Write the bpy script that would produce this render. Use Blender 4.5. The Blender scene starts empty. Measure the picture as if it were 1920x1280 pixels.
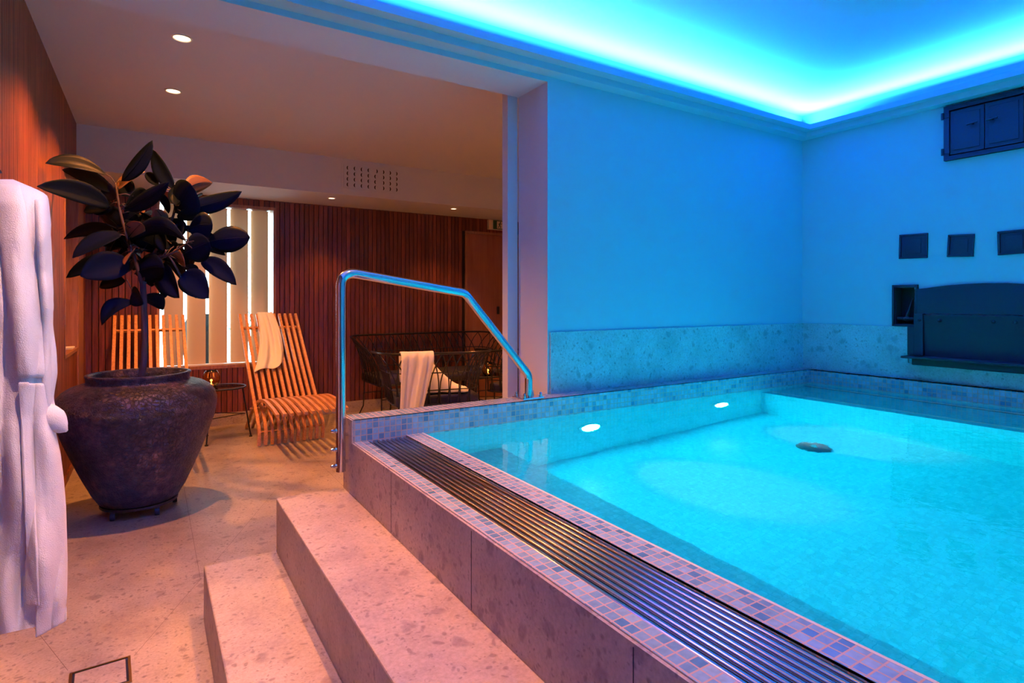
import bpy, math, random
from mathutils import Vector, Matrix, noise
random.seed(7)
PI = math.pi
D = bpy.data
S = bpy.context.scene
COL = S.collection

# ------------------------------------------------------------------ camera
H_CAM = 1.25
TH = math.radians(32.12)
cam_data = D.cameras.new('camera')
cam_data.sensor_width = 36.0
cam_data.lens = 1080 / 1920 * 36
cam_data.shift_y = -77 / 1920
cam_data.clip_start = 0.02
cam = D.objects.new('camera', cam_data)
cam.location = (0, 0, H_CAM)
cam.rotation_euler = (PI / 2, 0, -TH)
COL.objects.link(cam)
S.camera = cam

# ------------------------------------------------------------------ view, world
S.view_settings.view_transform = 'Standard'
S.view_settings.look = 'None'
S.view_settings.exposure = 0.0
S.view_settings.gamma = 1.0
S.view_settings.use_curve_mapping = False
S.cycles.use_denoising = True
S.cycles.max_bounces = 10
S.cycles.diffuse_bounces = 4
S.cycles.sample_clamp_indirect = 4.0
S.cycles.blur_glossy = 0.5

world = D.worlds.new('daylight')
world.use_nodes = True
S.world = world
bg = world.node_tree.nodes['Background']
bg.inputs[0].default_value = (0.72, 0.93, 1.0, 1)
bg.inputs[1].default_value = 12.0

BLUE = (0.014, 0.13, 1.0)
CYAN = (0.005, 0.74, 0.86)
WARM = (1.0, 0.32, 0.075)
P_COVE = 134.0        # W per metre of cove strip
P_SPOT_LOUNGE = 165.0
P_SPOT_POOL = 145.0
P_POOL = 27.0


def tag(o, label=None, cat=None, group=None, kind=None):
    if label: o['label'] = label
    if cat: o['category'] = cat
    if group: o['group'] = group
    if kind: o['kind'] = kind
    return o


def empty(name, loc=(0, 0, 0), rz=0.0, parent=None):
    o = D.objects.new(name, None)
    o.empty_display_size = 0.1
    o.location = loc
    o.rotation_euler = (0, 0, rz)
    COL.objects.link(o)
    if parent: o.parent = parent
    return o


def add_light(name, kind, loc, energy, color, parent=None, rot=(0, 0, 0), **kw):
    l = D.lights.new(name, kind)
    l.energy = energy
    l.color = color
    for k, v in kw.items(): setattr(l, k, v)
    o = D.objects.new(name, l)
    o.location = loc
    o.rotation_euler = rot
    COL.objects.link(o)
    if parent: o.parent = parent
    return o

# room numbers (metres)
XL, XR = -0.495, 4.19          # left slatted wall, right wall of the pool room
YA = 2.53                      # pool side face of the wall with the opening
YB = -1.6                      # wall behind the camera
YE = 6.45                      # slatted end wall of the lounge
XLR = 4.7                      # right end of the lounge
ZC = 2.645                     # ceilings
ZW = 0.645                     # water
ZK = 0.65                      # kerb top
ZP = 0.745                     # parapet top
OPX = 1.815                    # right jamb of the opening
ZH = 2.43                      # underside of the header
YH = 2.82                      # lounge side of that wall

# cove light strips lying in the trough of the cornice
def cove(loc, length, rz):
    return add_light('cove_light_strip', 'AREA', loc, P_COVE * length, BLUE, None, (PI - math.radians(50), 0, rz),
                     shape='RECTANGLE', size=length, size_y=0.02)
zc = 2.515
cove(((XL + XR) / 2, YA - 0.075, zc), XR - XL - 0.16, PI)
cove(((XL + XR) / 2, YB + 0.075, zc), XR - XL - 0.16, 0)
cove((XL + 0.075, (YA + YB) / 2, zc), YA - YB - 0.16, -PI / 2)
cove((XR - 0.075, (YA + YB) / 2, zc), YA - YB - 0.16, PI / 2)
# daylight portal in the louvred window
add_light('window_portal', 'AREA', (0.59, YE + 0.27, 1.4), 1.0, (1, 1, 1), None, (-PI / 2, 0, 0),
          shape='RECTANGLE', size=1.05, size_y=1.62)
D.lights['window_portal'].cycles.is_portal = True


# ------------------------------------------------------------------ materials
def mat(name):
    m = D.materials.new(name)
    m.use_nodes = True
    nt = m.node_tree
    return m, nt, nt.nodes['Principled BSDF']


def N(nt, typ, **kw):
    n = nt.nodes.new(typ)
    for k, v in kw.items():
        if k == 'ins':
            for kk, vv in v.items(): n.inputs[kk].default_value = vv
        else: setattr(n, k, v)
    return n


def L(nt, a, b): nt.links.new(a, b)


def simple(name, col, rough=0.5, metal=0.0, bump=0.0, bscale=200.0, spec=0.5, coat=0.0):
    m, nt, p = mat(name)
    p.inputs['Base Color'].default_value = (*col, 1)
    p.inputs['Roughness'].default_value = rough
    p.inputs['Metallic'].default_value = metal
    p.inputs['Specular IOR Level'].default_value = spec
    p.inputs['Coat Weight'].default_value = coat
    if bump:
        tc = N(nt, 'ShaderNodeTexCoord')
        n = N(nt, 'ShaderNodeTexNoise', ins={'Scale': bscale, 'Detail': 4.0})
        b = N(nt, 'ShaderNodeBump', ins={'Strength': bump, 'Distance': 0.002})
        L(nt, tc.outputs['Object'], n.inputs['Vector'])
        L(nt, n.outputs['Fac'], b.inputs['Height'])
        L(nt, b.outputs['Normal'], p.inputs['Normal'])
    return m


def ramp(nt, stops):
    r = N(nt, 'ShaderNodeValToRGB')
    e = r.color_ramp.elements
    e[0].position, e[0].color = stops[0][0], (*stops[0][1], 1)
    e[1].position, e[1].color = stops[-1][0], (*stops[-1][1], 1)
    for p, c in stops[1:-1]:
        x = e.new(p); x.color = (*c, 1)
    return r


def mix(nt, fac, a, b, typ='MIX'):
    m = N(nt, 'ShaderNodeMix', data_type='RGBA', blend_type=typ)
    for sock, v in ((m.inputs[0], fac), (m.inputs[6], a), (m.inputs[7], b)):
        if isinstance(v, (int, float)): sock.default_value = v
        elif isinstance(v, tuple): sock.default_value = (*v, 1)
        else: L(nt, v, sock)
    return m.outputs[2]


def math_n(nt, op, a, b=None):
    m = N(nt, 'ShaderNodeMath', operation=op)
    for i, v in enumerate((a, b)):
        if v is None: continue
        if isinstance(v, (int, float)): m.inputs[i].default_value = v
        else: L(nt, v, m.inputs[i])
    return m.outputs[0]


def make_stone(name='limestone', tint=(1, 1, 1)):
    m, nt, p = mat(name)
    tc = N(nt, 'ShaderNodeTexCoord')
    warp = N(nt, 'ShaderNodeTexNoise', ins={'Scale': 14.0, 'Detail': 3.0})
    L(nt, tc.outputs['Object'], warp.inputs['Vector'])
    add = N(nt, 'ShaderNodeVectorMath', operation='MULTIPLY_ADD')
    L(nt, warp.outputs['Color'], add.inputs[0]); add.inputs[1].default_value = (0.07,) * 3
    L(nt, tc.outputs['Object'], add.inputs[2])
    big = N(nt, 'ShaderNodeTexNoise', ins={'Scale': 3.2, 'Detail': 6.0, 'Roughness': 0.6})
    L(nt, tc.outputs['Object'], big.inputs['Vector'])
    base = ramp(nt, [(0.3, (0.37, 0.305, 0.245)), (0.5, (0.50, 0.43, 0.35)), (0.72, (0.59, 0.52, 0.43))])
    L(nt, big.outputs['Fac'], base.inputs[0])
    out = base.outputs[0]
    for sc, lo, hi, th, dark, amt in ((13.0, 0.20, 0.34, 0.66, (0.27, 0.215, 0.19), 0.65),
                                      (34.0, 0.18, 0.34, 0.60, (0.23, 0.18, 0.155), 0.7),
                                      (75.0, 0.16, 0.36, 0.55, (0.23, 0.18, 0.16), 0.65)):
        v = N(nt, 'ShaderNodeTexVoronoi', ins={'Scale': sc})
        L(nt, add.outputs[0], v.inputs['Vector'])
        r = ramp(nt, [(lo, (1, 1, 1)), (hi, (0, 0, 0))]); L(nt, v.outputs['Distance'], r.inputs[0])
        sep = N(nt, 'ShaderNodeSeparateColor'); L(nt, v.outputs['Color'], sep.inputs[0])
        g = math_n(nt, 'GREATER_THAN', sep.outputs[0], th)
        f = math_n(nt, 'MULTIPLY', r.outputs[0], g)
        f = math_n(nt, 'MULTIPLY', f, amt)
        out = mix(nt, f, out, dark)
    fine = N(nt, 'ShaderNodeTexNoise', ins={'Scale': 90.0, 'Detail': 5.0, 'Roughness': 0.7})
    L(nt, tc.outputs['Object'], fine.inputs['Vector'])
    fr = ramp(nt, [(0.35, (0.72, 0.70, 0.68)), (0.62, (1, 1, 1))]); L(nt, fine.outputs['Fac'], fr.inputs[0])
    out = mix(nt, 0.8, out, fr.outputs[0], 'MULTIPLY')
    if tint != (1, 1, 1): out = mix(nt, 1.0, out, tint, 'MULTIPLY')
    L(nt, out, p.inputs['Base Color'])
    p.inputs['Roughness'].default_value = 0.48
    b = N(nt, 'ShaderNodeBump', ins={'Strength': 0.25, 'Distance': 0.002})
    L(nt, fine.outputs['Fac'], b.inputs['Height']); L(nt, b.outputs['Normal'], p.inputs['Normal'])
    return m


def make_mosaic(name, tile_lo, tile_hi, grout, pitch=0.026, gw=0.07, rough=0.15, off=(0.004, 0.0075, 0.0)):
    m, nt, p = mat(name)
    tc = N(nt, 'ShaderNodeTexCoord'); geo = N(nt, 'ShaderNodeNewGeometry')
    sc = N(nt, 'ShaderNodeVectorMath', operation='SUBTRACT'); L(nt, tc.outputs['Object'], sc.inputs[0]); sc.inputs[1].default_value = off
    dv = N(nt, 'ShaderNodeVectorMath', operation='SCALE'); L(nt, sc.outputs[0], dv.inputs[0]); dv.inputs['Scale'].default_value = 1 / pitch
    fr = N(nt, 'ShaderNodeVectorMath', operation='FRACTION'); L(nt, dv.outputs[0], fr.inputs[0])
    fl = N(nt, 'ShaderNodeVectorMath', operation='FLOOR'); L(nt, dv.outputs[0], fl.inputs[0])
    s1 = N(nt, 'ShaderNodeSeparateXYZ'); L(nt, fr.outputs[0], s1.inputs[0])
    s2 = N(nt, 'ShaderNodeSeparateXYZ'); L(nt, geo.outputs['True Normal'], s2.inputs[0])
    g = None
    for i in range(3):
        a = math_n(nt, 'ABSOLUTE', math_n(nt, 'SUBTRACT', s1.outputs[i], 0.5))
        a = math_n(nt, 'GREATER_THAN', a, 0.5 - gw)
        inpl = math_n(nt, 'LESS_THAN', math_n(nt, 'ABSOLUTE', s2.outputs[i]), 0.5)
        a = math_n(nt, 'MULTIPLY', a, inpl)
        g = a if g is None else math_n(nt, 'MAXIMUM', g, a)
    wn = N(nt, 'ShaderNodeTexWhiteNoise', noise_dimensions='3D')
    L(nt, fl.outputs[0], wn.inputs['Vector'])
    r = ramp(nt, [(0.0, tile_lo), (0.25, tuple((a + b) / 2 for a, b in zip(tile_lo, tile_hi))), (1.0, tile_hi)])
    L(nt, wn.outputs['Value'], r.inputs[0])
    n = N(nt, 'ShaderNodeTexNoise', ins={'Scale': 60.0, 'Detail': 2.0}); L(nt, tc.outputs['Object'], n.inputs['Vector'])
    nr = ramp(nt, [(0.3, (0.8, 0.8, 0.8)), (0.7, (1, 1, 1))]); L(nt, n.outputs['Fac'], nr.inputs[0])
    t = mix(nt, 1.0, r.outputs[0], nr.outputs[0], 'MULTIPLY')
    L(nt, mix(nt, g, t, grout), p.inputs['Base Color'])
    L(nt, math_n(nt, 'ADD', math_n(nt, 'MULTIPLY', g, 0.6), rough), p.inputs['Roughness'])
    b = N(nt, 'ShaderNodeBump', ins={'Strength': 0.6, 'Distance': 0.0015})
    L(nt, math_n(nt, 'SUBTRACT', 1.0, g), b.inputs['Height']); L(nt, b.outputs['Normal'], p.inputs['Normal'])
    return m


def make_wood(name, dark, mid, light, rough=0.5, axis='Z', pitch=0.0, coord=0, scale=1.0):
    m, nt, p = mat(name)
    tc = N(nt, 'ShaderNodeTexCoord')
    mp = N(nt, 'ShaderNodeMapping')
    s = {'X': (0.06, 1, 1), 'Y': (1, 0.06, 1), 'Z': (1, 1, 0.06)}[axis]
    mp.inputs['Scale'].default_value = tuple(v * scale for v in s)
    L(nt, tc.outputs['Object'], mp.inputs['Vector'])
    n = N(nt, 'ShaderNodeTexNoise', ins={'Scale': 55.0, 'Detail': 5.0, 'Roughness': 0.65, 'Distortion': 0.4})
    L(nt, mp.outputs[0], n.inputs['Vector'])
    r = ramp(nt, [(0.3, dark), (0.5, mid), (0.7, light)]); L(nt, n.outputs['Fac'], r.inputs[0])
    out = r.outputs[0]
    if pitch:
        sx = N(nt, 'ShaderNodeSeparateXYZ'); L(nt, tc.outputs['Object'], sx.inputs[0])
        c = math_n(nt, 'FLOOR', math_n(nt, 'DIVIDE', sx.outputs[coord], pitch))
        wn = N(nt, 'ShaderNodeTexWhiteNoise', noise_dimensions='1D'); L(nt, c, wn.inputs['W'])
        rr = ramp(nt, [(0, (0.62, 0.58, 0.55)), (1, (1.15, 1.15, 1.15))]); L(nt, wn.outputs['Value'], rr.inputs[0])
        out = mix(nt, 1.0, out, rr.outputs[0], 'MULTIPLY')
    L(nt, out, p.inputs['Base Color'])
    p.inputs['Roughness'].default_value = rough
    b = N(nt, 'ShaderNodeBump', ins={'Strength': 0.15, 'Distance': 0.001})
    L(nt, n.outputs['Fac'], b.inputs['Height']); L(nt, b.outputs['Normal'], p.inputs['Normal'])
    return m


def make_emit(name, col, s):
    m = D.materials.new(name); m.use_nodes = True
    nt = m.node_tree; nt.nodes.clear()
    e = N(nt, 'ShaderNodeEmission'); o = N(nt, 'ShaderNodeOutputMaterial')
    e.inputs[0].default_value = (*col, 1); e.inputs[1].default_value = s
    L(nt, e.outputs[0], o.inputs[0])
    return m


def make_terry(name, col):
    m, nt, p = mat(name)
    p.inputs['Base Color'].default_value = (*col, 1)
    p.inputs['Roughness'].default_value = 0.95
    p.inputs['Sheen Weight'].default_value = 0.3
    p.inputs['Specular IOR Level'].default_value = 0.1
    tc = N(nt, 'ShaderNodeTexCoord')
    v = N(nt, 'ShaderNodeTexNoise', ins={'Scale': 380.0, 'Detail': 4.0}); L(nt, tc.outputs['Object'], v.inputs['Vector'])
    v2 = N(nt, 'ShaderNodeTexNoise', ins={'Scale': 30.0, 'Detail': 4.0}); L(nt, tc.outputs['Object'], v2.inputs['Vector'])
    h = math_n(nt, 'ADD', v.outputs['Fac'], math_n(nt, 'MULTIPLY', v2.outputs['Fac'], 1.5))
    b = N(nt, 'ShaderNodeBump', ins={'Strength': 0.6, 'Distance': 0.003})
    L(nt, h, b.inputs['Height']); L(nt, b.outputs['Normal'], p.inputs['Normal'])
    return m


def make_pot():
    m, nt, p = mat('volcanic_glaze')
    tc = N(nt, 'ShaderNodeTexCoord')
    v = N(nt, 'ShaderNodeTexVoronoi', feature='DISTANCE_TO_EDGE', ins={'Scale': 42.0})
    w = N(nt, 'ShaderNodeTexNoise', ins={'Scale': 22.0, 'Detail': 5.0, 'Roughness': 0.7})
    w2 = N(nt, 'ShaderNodeTexNoise', ins={'Scale': 5.0, 'Detail': 5.0, 'Roughness': 0.65})
    L(nt, tc.outputs['Object'], w.inputs['Vector']); L(nt, tc.outputs['Object'], w2.inputs['Vector'])
    add = N(nt, 'ShaderNodeVectorMath', operation='MULTIPLY_ADD')
    L(nt, w.outputs['Color'], add.inputs[0]); add.inputs[1].default_value = (0.05,) * 3
    L(nt, tc.outputs['Object'], add.inputs[2]); L(nt, add.outputs[0], v.inputs['Vector'])
    r = ramp(nt, [(0.3, (0.030, 0.024, 0.024)), (0.52, (0.060, 0.046, 0.042)), (0.66, (0.16, 0.095, 0.075))])
    L(nt, w2.outputs['Fac'], r.inputs[0])
    f = ramp(nt, [(0.38, (0.35, 0.35, 0.36)), (0.5, (0.9, 0.88, 0.86)), (0.68, (2.2, 1.9, 1.7))]); L(nt, w.outputs['Fac'], f.inputs[0])
    L(nt, mix(nt, 1.0, r.outputs[0], f.outputs[0], 'MULTIPLY'), p.inputs['Base Color'])
    p.inputs['Roughness'].default_value = 0.36
    p.inputs['Specular IOR Level'].default_value = 0.7
    h = math_n(nt, 'ADD', math_n(nt, 'MULTIPLY', math_n(nt, 'MINIMUM', v.outputs['Distance'], 0.12), 5.0), w.outputs['Fac'])
    b = N(nt, 'ShaderNodeBump', ins={'Strength': 1.0, 'Distance': 0.012})
    L(nt, h, b.inputs['Height']); L(nt, b.outputs['Normal'], p.inputs['Normal'])
    return m


def make_water():
    m, nt, p = mat('pool_water_surface')
    p.inputs['Base Color'].default_value = (1, 1, 1, 1)
    p.inputs['Roughness'].default_value = 0.0
    p.inputs['IOR'].default_value = 1.33
    p.inputs['Transmission Weight'].default_value = 1.0
    tc = N(nt, 'ShaderNodeTexCoord')
    n1 = N(nt, 'ShaderNodeTexNoise', ins={'Scale': 26.0, 'Detail': 3.0, 'Distortion': 0.6})
    n2 = N(nt, 'ShaderNodeTexNoise', ins={'Scale': 5.0, 'Detail': 2.0})
    L(nt, tc.outputs['Object'], n1.inputs['Vector']); L(nt, tc.outputs['Object'], n2.inputs['Vector'])
    h = math_n(nt, 'ADD', math_n(nt, 'MULTIPLY', n1.outputs['Fac'], 0.22), n2.outputs['Fac'])
    b = N(nt, 'ShaderNodeBump', ins={'Strength': 0.35, 'Distance': 0.006})
    L(nt, h, b.inputs['Height']); L(nt, b.outputs['Normal'], p.inputs['Normal'])
    return m


def make_pane(name, col):
    m = D.materials.new(name); m.use_nodes = True
    nt = m.node_tree; nt.nodes.clear()
    o = N(nt, 'ShaderNodeOutputMaterial'); t = N(nt, 'ShaderNodeBsdfTransparent'); g = N(nt, 'ShaderNodeBsdfGlossy')
    t.inputs[0].default_value = (*col, 1); g.inputs['Roughness'].default_value = 0.0
    f = N(nt, 'ShaderNodeFresnel', ins={'IOR': 1.45}); mx = N(nt, 'ShaderNodeMixShader')
    L(nt, f.outputs[0], mx.inputs[0]); L(nt, t.outputs[0], mx.inputs[1]); L(nt, g.outputs[0], mx.inputs[2]); L(nt, mx.outputs[0], o.inputs[0])
    return m


def make_glass(name, col, rough=0.0, ior=1.45):
    m, nt, p = mat(name)
    p.inputs['Base Color'].default_value = (*col, 1)
    p.inputs['Roughness'].default_value = rough
    p.inputs['IOR'].default_value = ior
    p.inputs['Transmission Weight'].default_value = 1.0
    return m


def make_louvre():
    m, nt, p = mat('linen_louvre')
    tr_ = N(nt, 'ShaderNodeBsdfTranslucent'); tr_.inputs[0].default_value = (0.80, 0.50, 0.26, 1)
    df = N(nt, 'ShaderNodeBsdfDiffuse'); df.inputs[0].default_value = (0.66, 0.45, 0.29, 1)
    mx = N(nt, 'ShaderNodeMixShader'); mx.inputs[0].default_value = 0.05
    L(nt, df.outputs[0], mx.inputs[1]); L(nt, tr_.outputs[0], mx.inputs[2])
    L(nt, mx.outputs[0], nt.nodes['Material Output'].inputs[0])
    tc = N(nt, 'ShaderNodeTexCoord'); n = N(nt, 'ShaderNodeTexNoise', ins={'Scale': 400.0})
    b = N(nt, 'ShaderNodeBump', ins={'Strength': 0.2, 'Distance': 0.001})
    L(nt, tc.outputs['Object'], n.inputs['Vector']); L(nt, n.outputs['Fac'], b.inputs['Height']); L(nt, b.outputs['Normal'], df.inputs['Normal'])
    return m


M = dict(
    stone=make_stone(),
    dado=make_stone('limestone_blue_lit', (0.85, 1.55, 2.1)),  # same limestone, with the blue room light put into its tint
    blue_lit_plaster=simple('white_plaster_blue_lit', (0.36, 0.66, 0.80), 0.75, bump=0.08, bscale=300),  # white plaster; the blue of the cove light is mixed into its colour
    blue_lit_ceiling=simple('white_ceiling_blue_lit', (0.46, 0.70, 0.82), 0.75),  # white ceiling plaster, its colour shifted towards the blue cove light
    plaster=simple('white_plaster', (0.63, 0.67, 0.80), 0.7, bump=0.08, bscale=300),
    mosaic=make_mosaic('glass_mosaic', (0.10, 0.27, 0.42), (0.36, 0.58, 0.74), (0.56, 0.40, 0.32)),
    pooltile=make_mosaic('pool_mosaic', (0.06, 0.58, 0.66), (0.10, 0.70, 0.78), (0.05, 0.52, 0.60), gw=0.05, rough=0.3),
    slat_end=make_wood('stained_slats_end', (0.10, 0.022, 0.010), (0.20, 0.050, 0.020), (0.29, 0.08, 0.03), pitch=0.05, coord=0),
    slat_side=make_wood('stained_slats_side', (0.12, 0.026, 0.008), (0.26, 0.068, 0.018), (0.40, 0.115, 0.032), pitch=0.045, coord=1),
    wood=make_wood('window_trim_wood', (0.22, 0.09, 0.04), (0.36, 0.16, 0.075), (0.45, 0.22, 0.11)),
    oak=make_wood('oiled_oak_slats', (0.46, 0.20, 0.06), (0.66, 0.31, 0.10), (0.78, 0.42, 0.16), rough=0.4, axis='Y', scale=1.2),
    doorwood=make_wood('door_veneer', (0.28, 0.10, 0.05), (0.34, 0.13, 0.065), (0.38, 0.15, 0.08), scale=0.4),
    groove=simple('dark_backing', (0.012, 0.008, 0.007), 0.9),
    steel=simple('polished_steel', (0.72, 0.72, 0.74), 0.12, 1.0),
    bars=simple('brushed_steel_bars', (0.42, 0.40, 0.41), 0.18, 1.0),
    black=simple('black_painted_metal', (0.012, 0.012, 0.014), 0.35),
    wire=simple('black_lacquered_wire', (0.006, 0.006, 0.008), 0.3, spec=0.5),
    iron=simple('black_cast_iron', (0.009, 0.009, 0.010), 0.6, spec=0.25, bump=0.4, bscale=90),
    void=simple('near_black', (0.004, 0.004, 0.004), 0.9),  # near-black on gaps, holes, linings and the outdoor pot
    terry=make_terry('white_terry', (0.90, 0.90, 0.94)),
    pot=make_pot(),
    soil=simple('potting_soil', (0.03, 0.018, 0.012), 0.95, bump=1.0, bscale=60),
    leaf=simple('rubber_plant_leaf', (0.004, 0.007, 0.010), 0.5, spec=0.02),
    leaf_under=simple('leaf_underside', (0.13, 0.06, 0.022), 0.5),
    bark=simple('dark_bark', (0.05, 0.033, 0.025), 0.8, bump=0.8, bscale=70),
    cushion=simple('black_cushion', (0.02, 0.018, 0.02), 0.85, bump=0.3, bscale=200),
    water=make_water(),
    amber=make_glass('amber_glass', (0.98, 0.62, 0.30), 0.05),
    tableglass=make_pane('smoked_table_glass', (0.45, 0.52, 0.56)),
    louvre=make_louvre(),
    lamp=make_emit('downlight_glow', (1.0, 0.62, 0.34), 9.0),
    poollamp=make_emit('pool_lamp_glow', (0.75, 0.97, 1.0), 14.0),
    flame=make_emit('candle_flame', (1.0, 0.50, 0.14), 25.0),
    wax=simple('candle_wax', (0.8, 0.7, 0.55), 0.5),
    brass=simple('aged_brass', (0.30, 0.20, 0.09), 0.35, 1.0),
    lamprim=simple('lamp_rim_paint', (0.5, 0.5, 0.5), 0.5),
    white=simple('white_lacquer', (0.75, 0.74, 0.72), 0.4),
    paper=simple('white_paper', (0.8, 0.8, 0.8), 0.7),
    signgreen=simple('sign_green', (0.01, 0.10, 0.05), 0.4),
    signwhite=simple('sign_white', (0.75, 0.66, 0.5), 0.5),
    rubber=simple('black_rubber', (0.015, 0.015, 0.015), 0.5),
    foliage_out=simple('outdoor_greenery', (0.16, 0.36, 0.22), 0.8, bump=1, bscale=20),
    paving=simple('pale_outdoor_wall', (0.75, 0.78, 0.76), 0.9),
)


# ------------------------------------------------------------------ mesh building
class MB:
    def __init__(self): self.v, self.f, self.mi = [], [], []

    def quad_pts(self, pts, mi=0):
        b = len(self.v); self.v += [tuple(p) for p in pts]; self.f.append(tuple(range(b, b + len(pts)))); self.mi.append(mi); return self

    def box(self, x0, x1, y0, y1, z0, z1, mi=0):
        b = len(self.v)
        self.v += [(x0, y0, z0), (x1, y0, z0), (x1, y1, z0), (x0, y1, z0), (x0, y0, z1), (x1, y0, z1), (x1, y1, z1), (x0, y1, z1)]
        for q in ((0, 3, 2, 1), (4, 5, 6, 7), (0, 1, 5, 4), (1, 2, 6, 5), (2, 3, 7, 6), (3, 0, 4, 7)):
            self.f.append(tuple(b + i for i in q)); self.mi.append(mi)
        return self

    def tube(self, pts, r, n=8, cap=True, mi=0, flat=None):
        pts = [Vector(p) for p in pts]
        rs = r if isinstance(r, (list, tuple)) else [r] * len(pts)
        t0 = (pts[1] - pts[0]).normalized()
        up = Vector((0, 0, 1)) if abs(t0.z) < 0.9 else Vector((0, 1, 0))
        u = (up - t0 * up.dot(t0)).normalized()
        b = len(self.v)
        for i, p in enumerate(pts):
            if i == 0: t = pts[1] - p
            elif i == len(pts) - 1: t = p - pts[i - 1]
            else: t = (pts[i + 1] - p).normalized() + (p - pts[i - 1]).normalized()
            t = t.normalized()
            u = (u - t * u.dot(t)).normalized(); w = t.cross(u)
            for k in range(n):
                a = 2 * PI * k / n
                self.v.append(tuple(p + (u * math.cos(a) + w * math.sin(a)) * rs[i]))
        for i in range(len(pts) - 1):
            for k in range(n):
                k2 = (k + 1) % n
                self.f.append((b + i * n + k, b + i * n + k2, b + (i + 1) * n + k2, b + (i + 1) * n + k)); self.mi.append(mi)
        if cap:
            self.f.append(tuple(b + k for k in range(n))[::-1]); self.mi.append(mi)
            e = b + (len(pts) - 1) * n
            self.f.append(tuple(e + k for k in range(n))); self.mi.append(mi)
        return self

    def strap(self, pts, w, t, side=(1, 0, 0), mi=0):
        """bar of rectangular section following pts; side = width direction"""
        pts = [Vector(p) for p in pts]; sd = Vector(side).normalized(); b = len(self.v)
        for i, p in enumerate(pts):
            if i == 0: d = pts[1] - p
            elif i == len(pts) - 1: d = p - pts[i - 1]
            else: d = (pts[i + 1] - p).normalized() + (p - pts[i - 1]).normalized()
            nrm = d.normalized().cross(sd).normalized()
            for a, c in ((-1, -1), (1, -1), (1, 1), (-1, 1)):
                self.v.append(tuple(p + sd * (a * w / 2) + nrm * (c * t / 2)))
        for i in range(len(pts) - 1):
            for k in range(4):
                k2 = (k + 1) % 4
                self.f.append((b + i * 4 + k, b + i * 4 + k2, b + i * 4 + 4 + k2, b + i * 4 + 4 + k)); self.mi.append(mi)
        self.f.append((b + 3, b + 2, b + 1, b)); self.mi.append(mi)
        e = b + 4 * (len(pts) - 1)
        self.f.append((e, e + 1, e + 2, e + 3)); self.mi.append(mi)
        return self

    def lathe(self, prof, c=(0, 0, 0), n=48, axis='Z', mi=0, rfun=None):
        b = len(self.v)
        for (r, z) in prof:
            for k in range(n):
                a = 2 * PI * k / n
                rr = r * (rfun(a, z) if rfun else 1)
                p = (rr * math.cos(a), rr * math.sin(a), z)
                if axis == 'Y': p = (p[0], p[2], p[1])
                elif axis == 'X': p = (p[2], p[0], p[1])
                self.v.append((c[0] + p[0], c[1] + p[1], c[2] + p[2]))
        for i in range(len(prof) - 1):
            for k in range(n):
                k2 = (k + 1) % n
                q = (b + i * n + k, b + i * n + k2, b + (i + 1) * n + k2, b + (i + 1) * n + k)
                self.f.append(q[::-1] if axis != 'Z' else q); self.mi.append(mi)
        for i, rev in ((0, True), (len(prof) - 1, False)):
            if prof[i][0] > 1e-5:
                q = tuple(b + i * n + k for k in range(n))
                self.f.append(q[::-1] if rev else q); self.mi.append(mi)
        return self

    def grid(self, P, closed_u=False, mi=0, flip=False):
        """P[i][j] points"""
        b = len(self.v); nu, nv = len(P), len(P[0])
        for row in P: self.v += [tuple(p) for p in row]
        for i in range(nu if closed_u else nu - 1):
            i2 = (i + 1) % nu
            for j in range(nv - 1):
                q = (b + i * nv + j, b + i2 * nv + j, b + i2 * nv + j + 1, b + i * nv + j + 1)
                self.f.append(q[::-1] if flip else q); self.mi.append(mi)
        return self

    def build(self, name, mats, parent=None, smooth=False, bevel=0.0, loc=None):
        me = D.meshes.new(name)
        me.from_pydata(self.v, [], self.f)
        if not isinstance(mats, (list, tuple)): mats = [mats]
        for m in mats: me.materials.append(m)
        if len(mats) > 1: me.polygons.foreach_set('material_index', self.mi)
        if smooth:
            me.polygons.foreach_set('use_smooth', [True] * len(me.polygons))
        me.update()
        o = D.objects.new(name, me)
        COL.objects.link(o)
        if parent: o.parent = parent
        if loc: o.location = loc
        if bevel:
            b = o.modifiers.new('bevel', 'BEVEL'); b.width = bevel; b.segments = 2; b.limit_method = 'ANGLE'
        if smooth == 'auto':
            me.set_sharp_from_angle(angle=math.radians(35))
        return o


def copy_tree(o, parent=None):
    c = o.copy(); COL.objects.link(c); c.parent = parent
    for ch in list(o.children): copy_tree(ch, c)
    return c


def structure(mb, name, m, **kw): return tag(mb.build(name, m, **kw), kind='structure')


F3 = Vector((math.sin(TH), math.cos(TH), 0)); R3 = Vector((math.cos(TH), -math.sin(TH), 0)); U3 = Vector((0, 0, 1))
def spot_at(px, py, t):
    """point of the room seen in direction (px, py) of the survey photograph at distance t"""
    return Vector((0, 0, H_CAM)) + (F3 + R3 * ((px - 960) / 1080) + U3 * ((563 - py) / 1080)) * t


def smooth_path(pts, sub=6):
    """Catmull-Rom"""
    pts = [Vector(p) for p in pts]; out = []
    P = [pts[0] * 2 - pts[1]] + pts + [pts[-1] * 2 - pts[-2]]
    for i in range(1, len(P) - 2):
        a, b, c, d = P[i - 1:i + 3]
        for k in range(sub):
            t = k / sub
            out.append(0.5 * ((2 * b) + (c - a) * t + (2 * a - 5 * b + 4 * c - d) * t * t + (3 * b - a - 3 * c + d) * t ** 3))
    out.append(pts[-1]); return out


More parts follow.
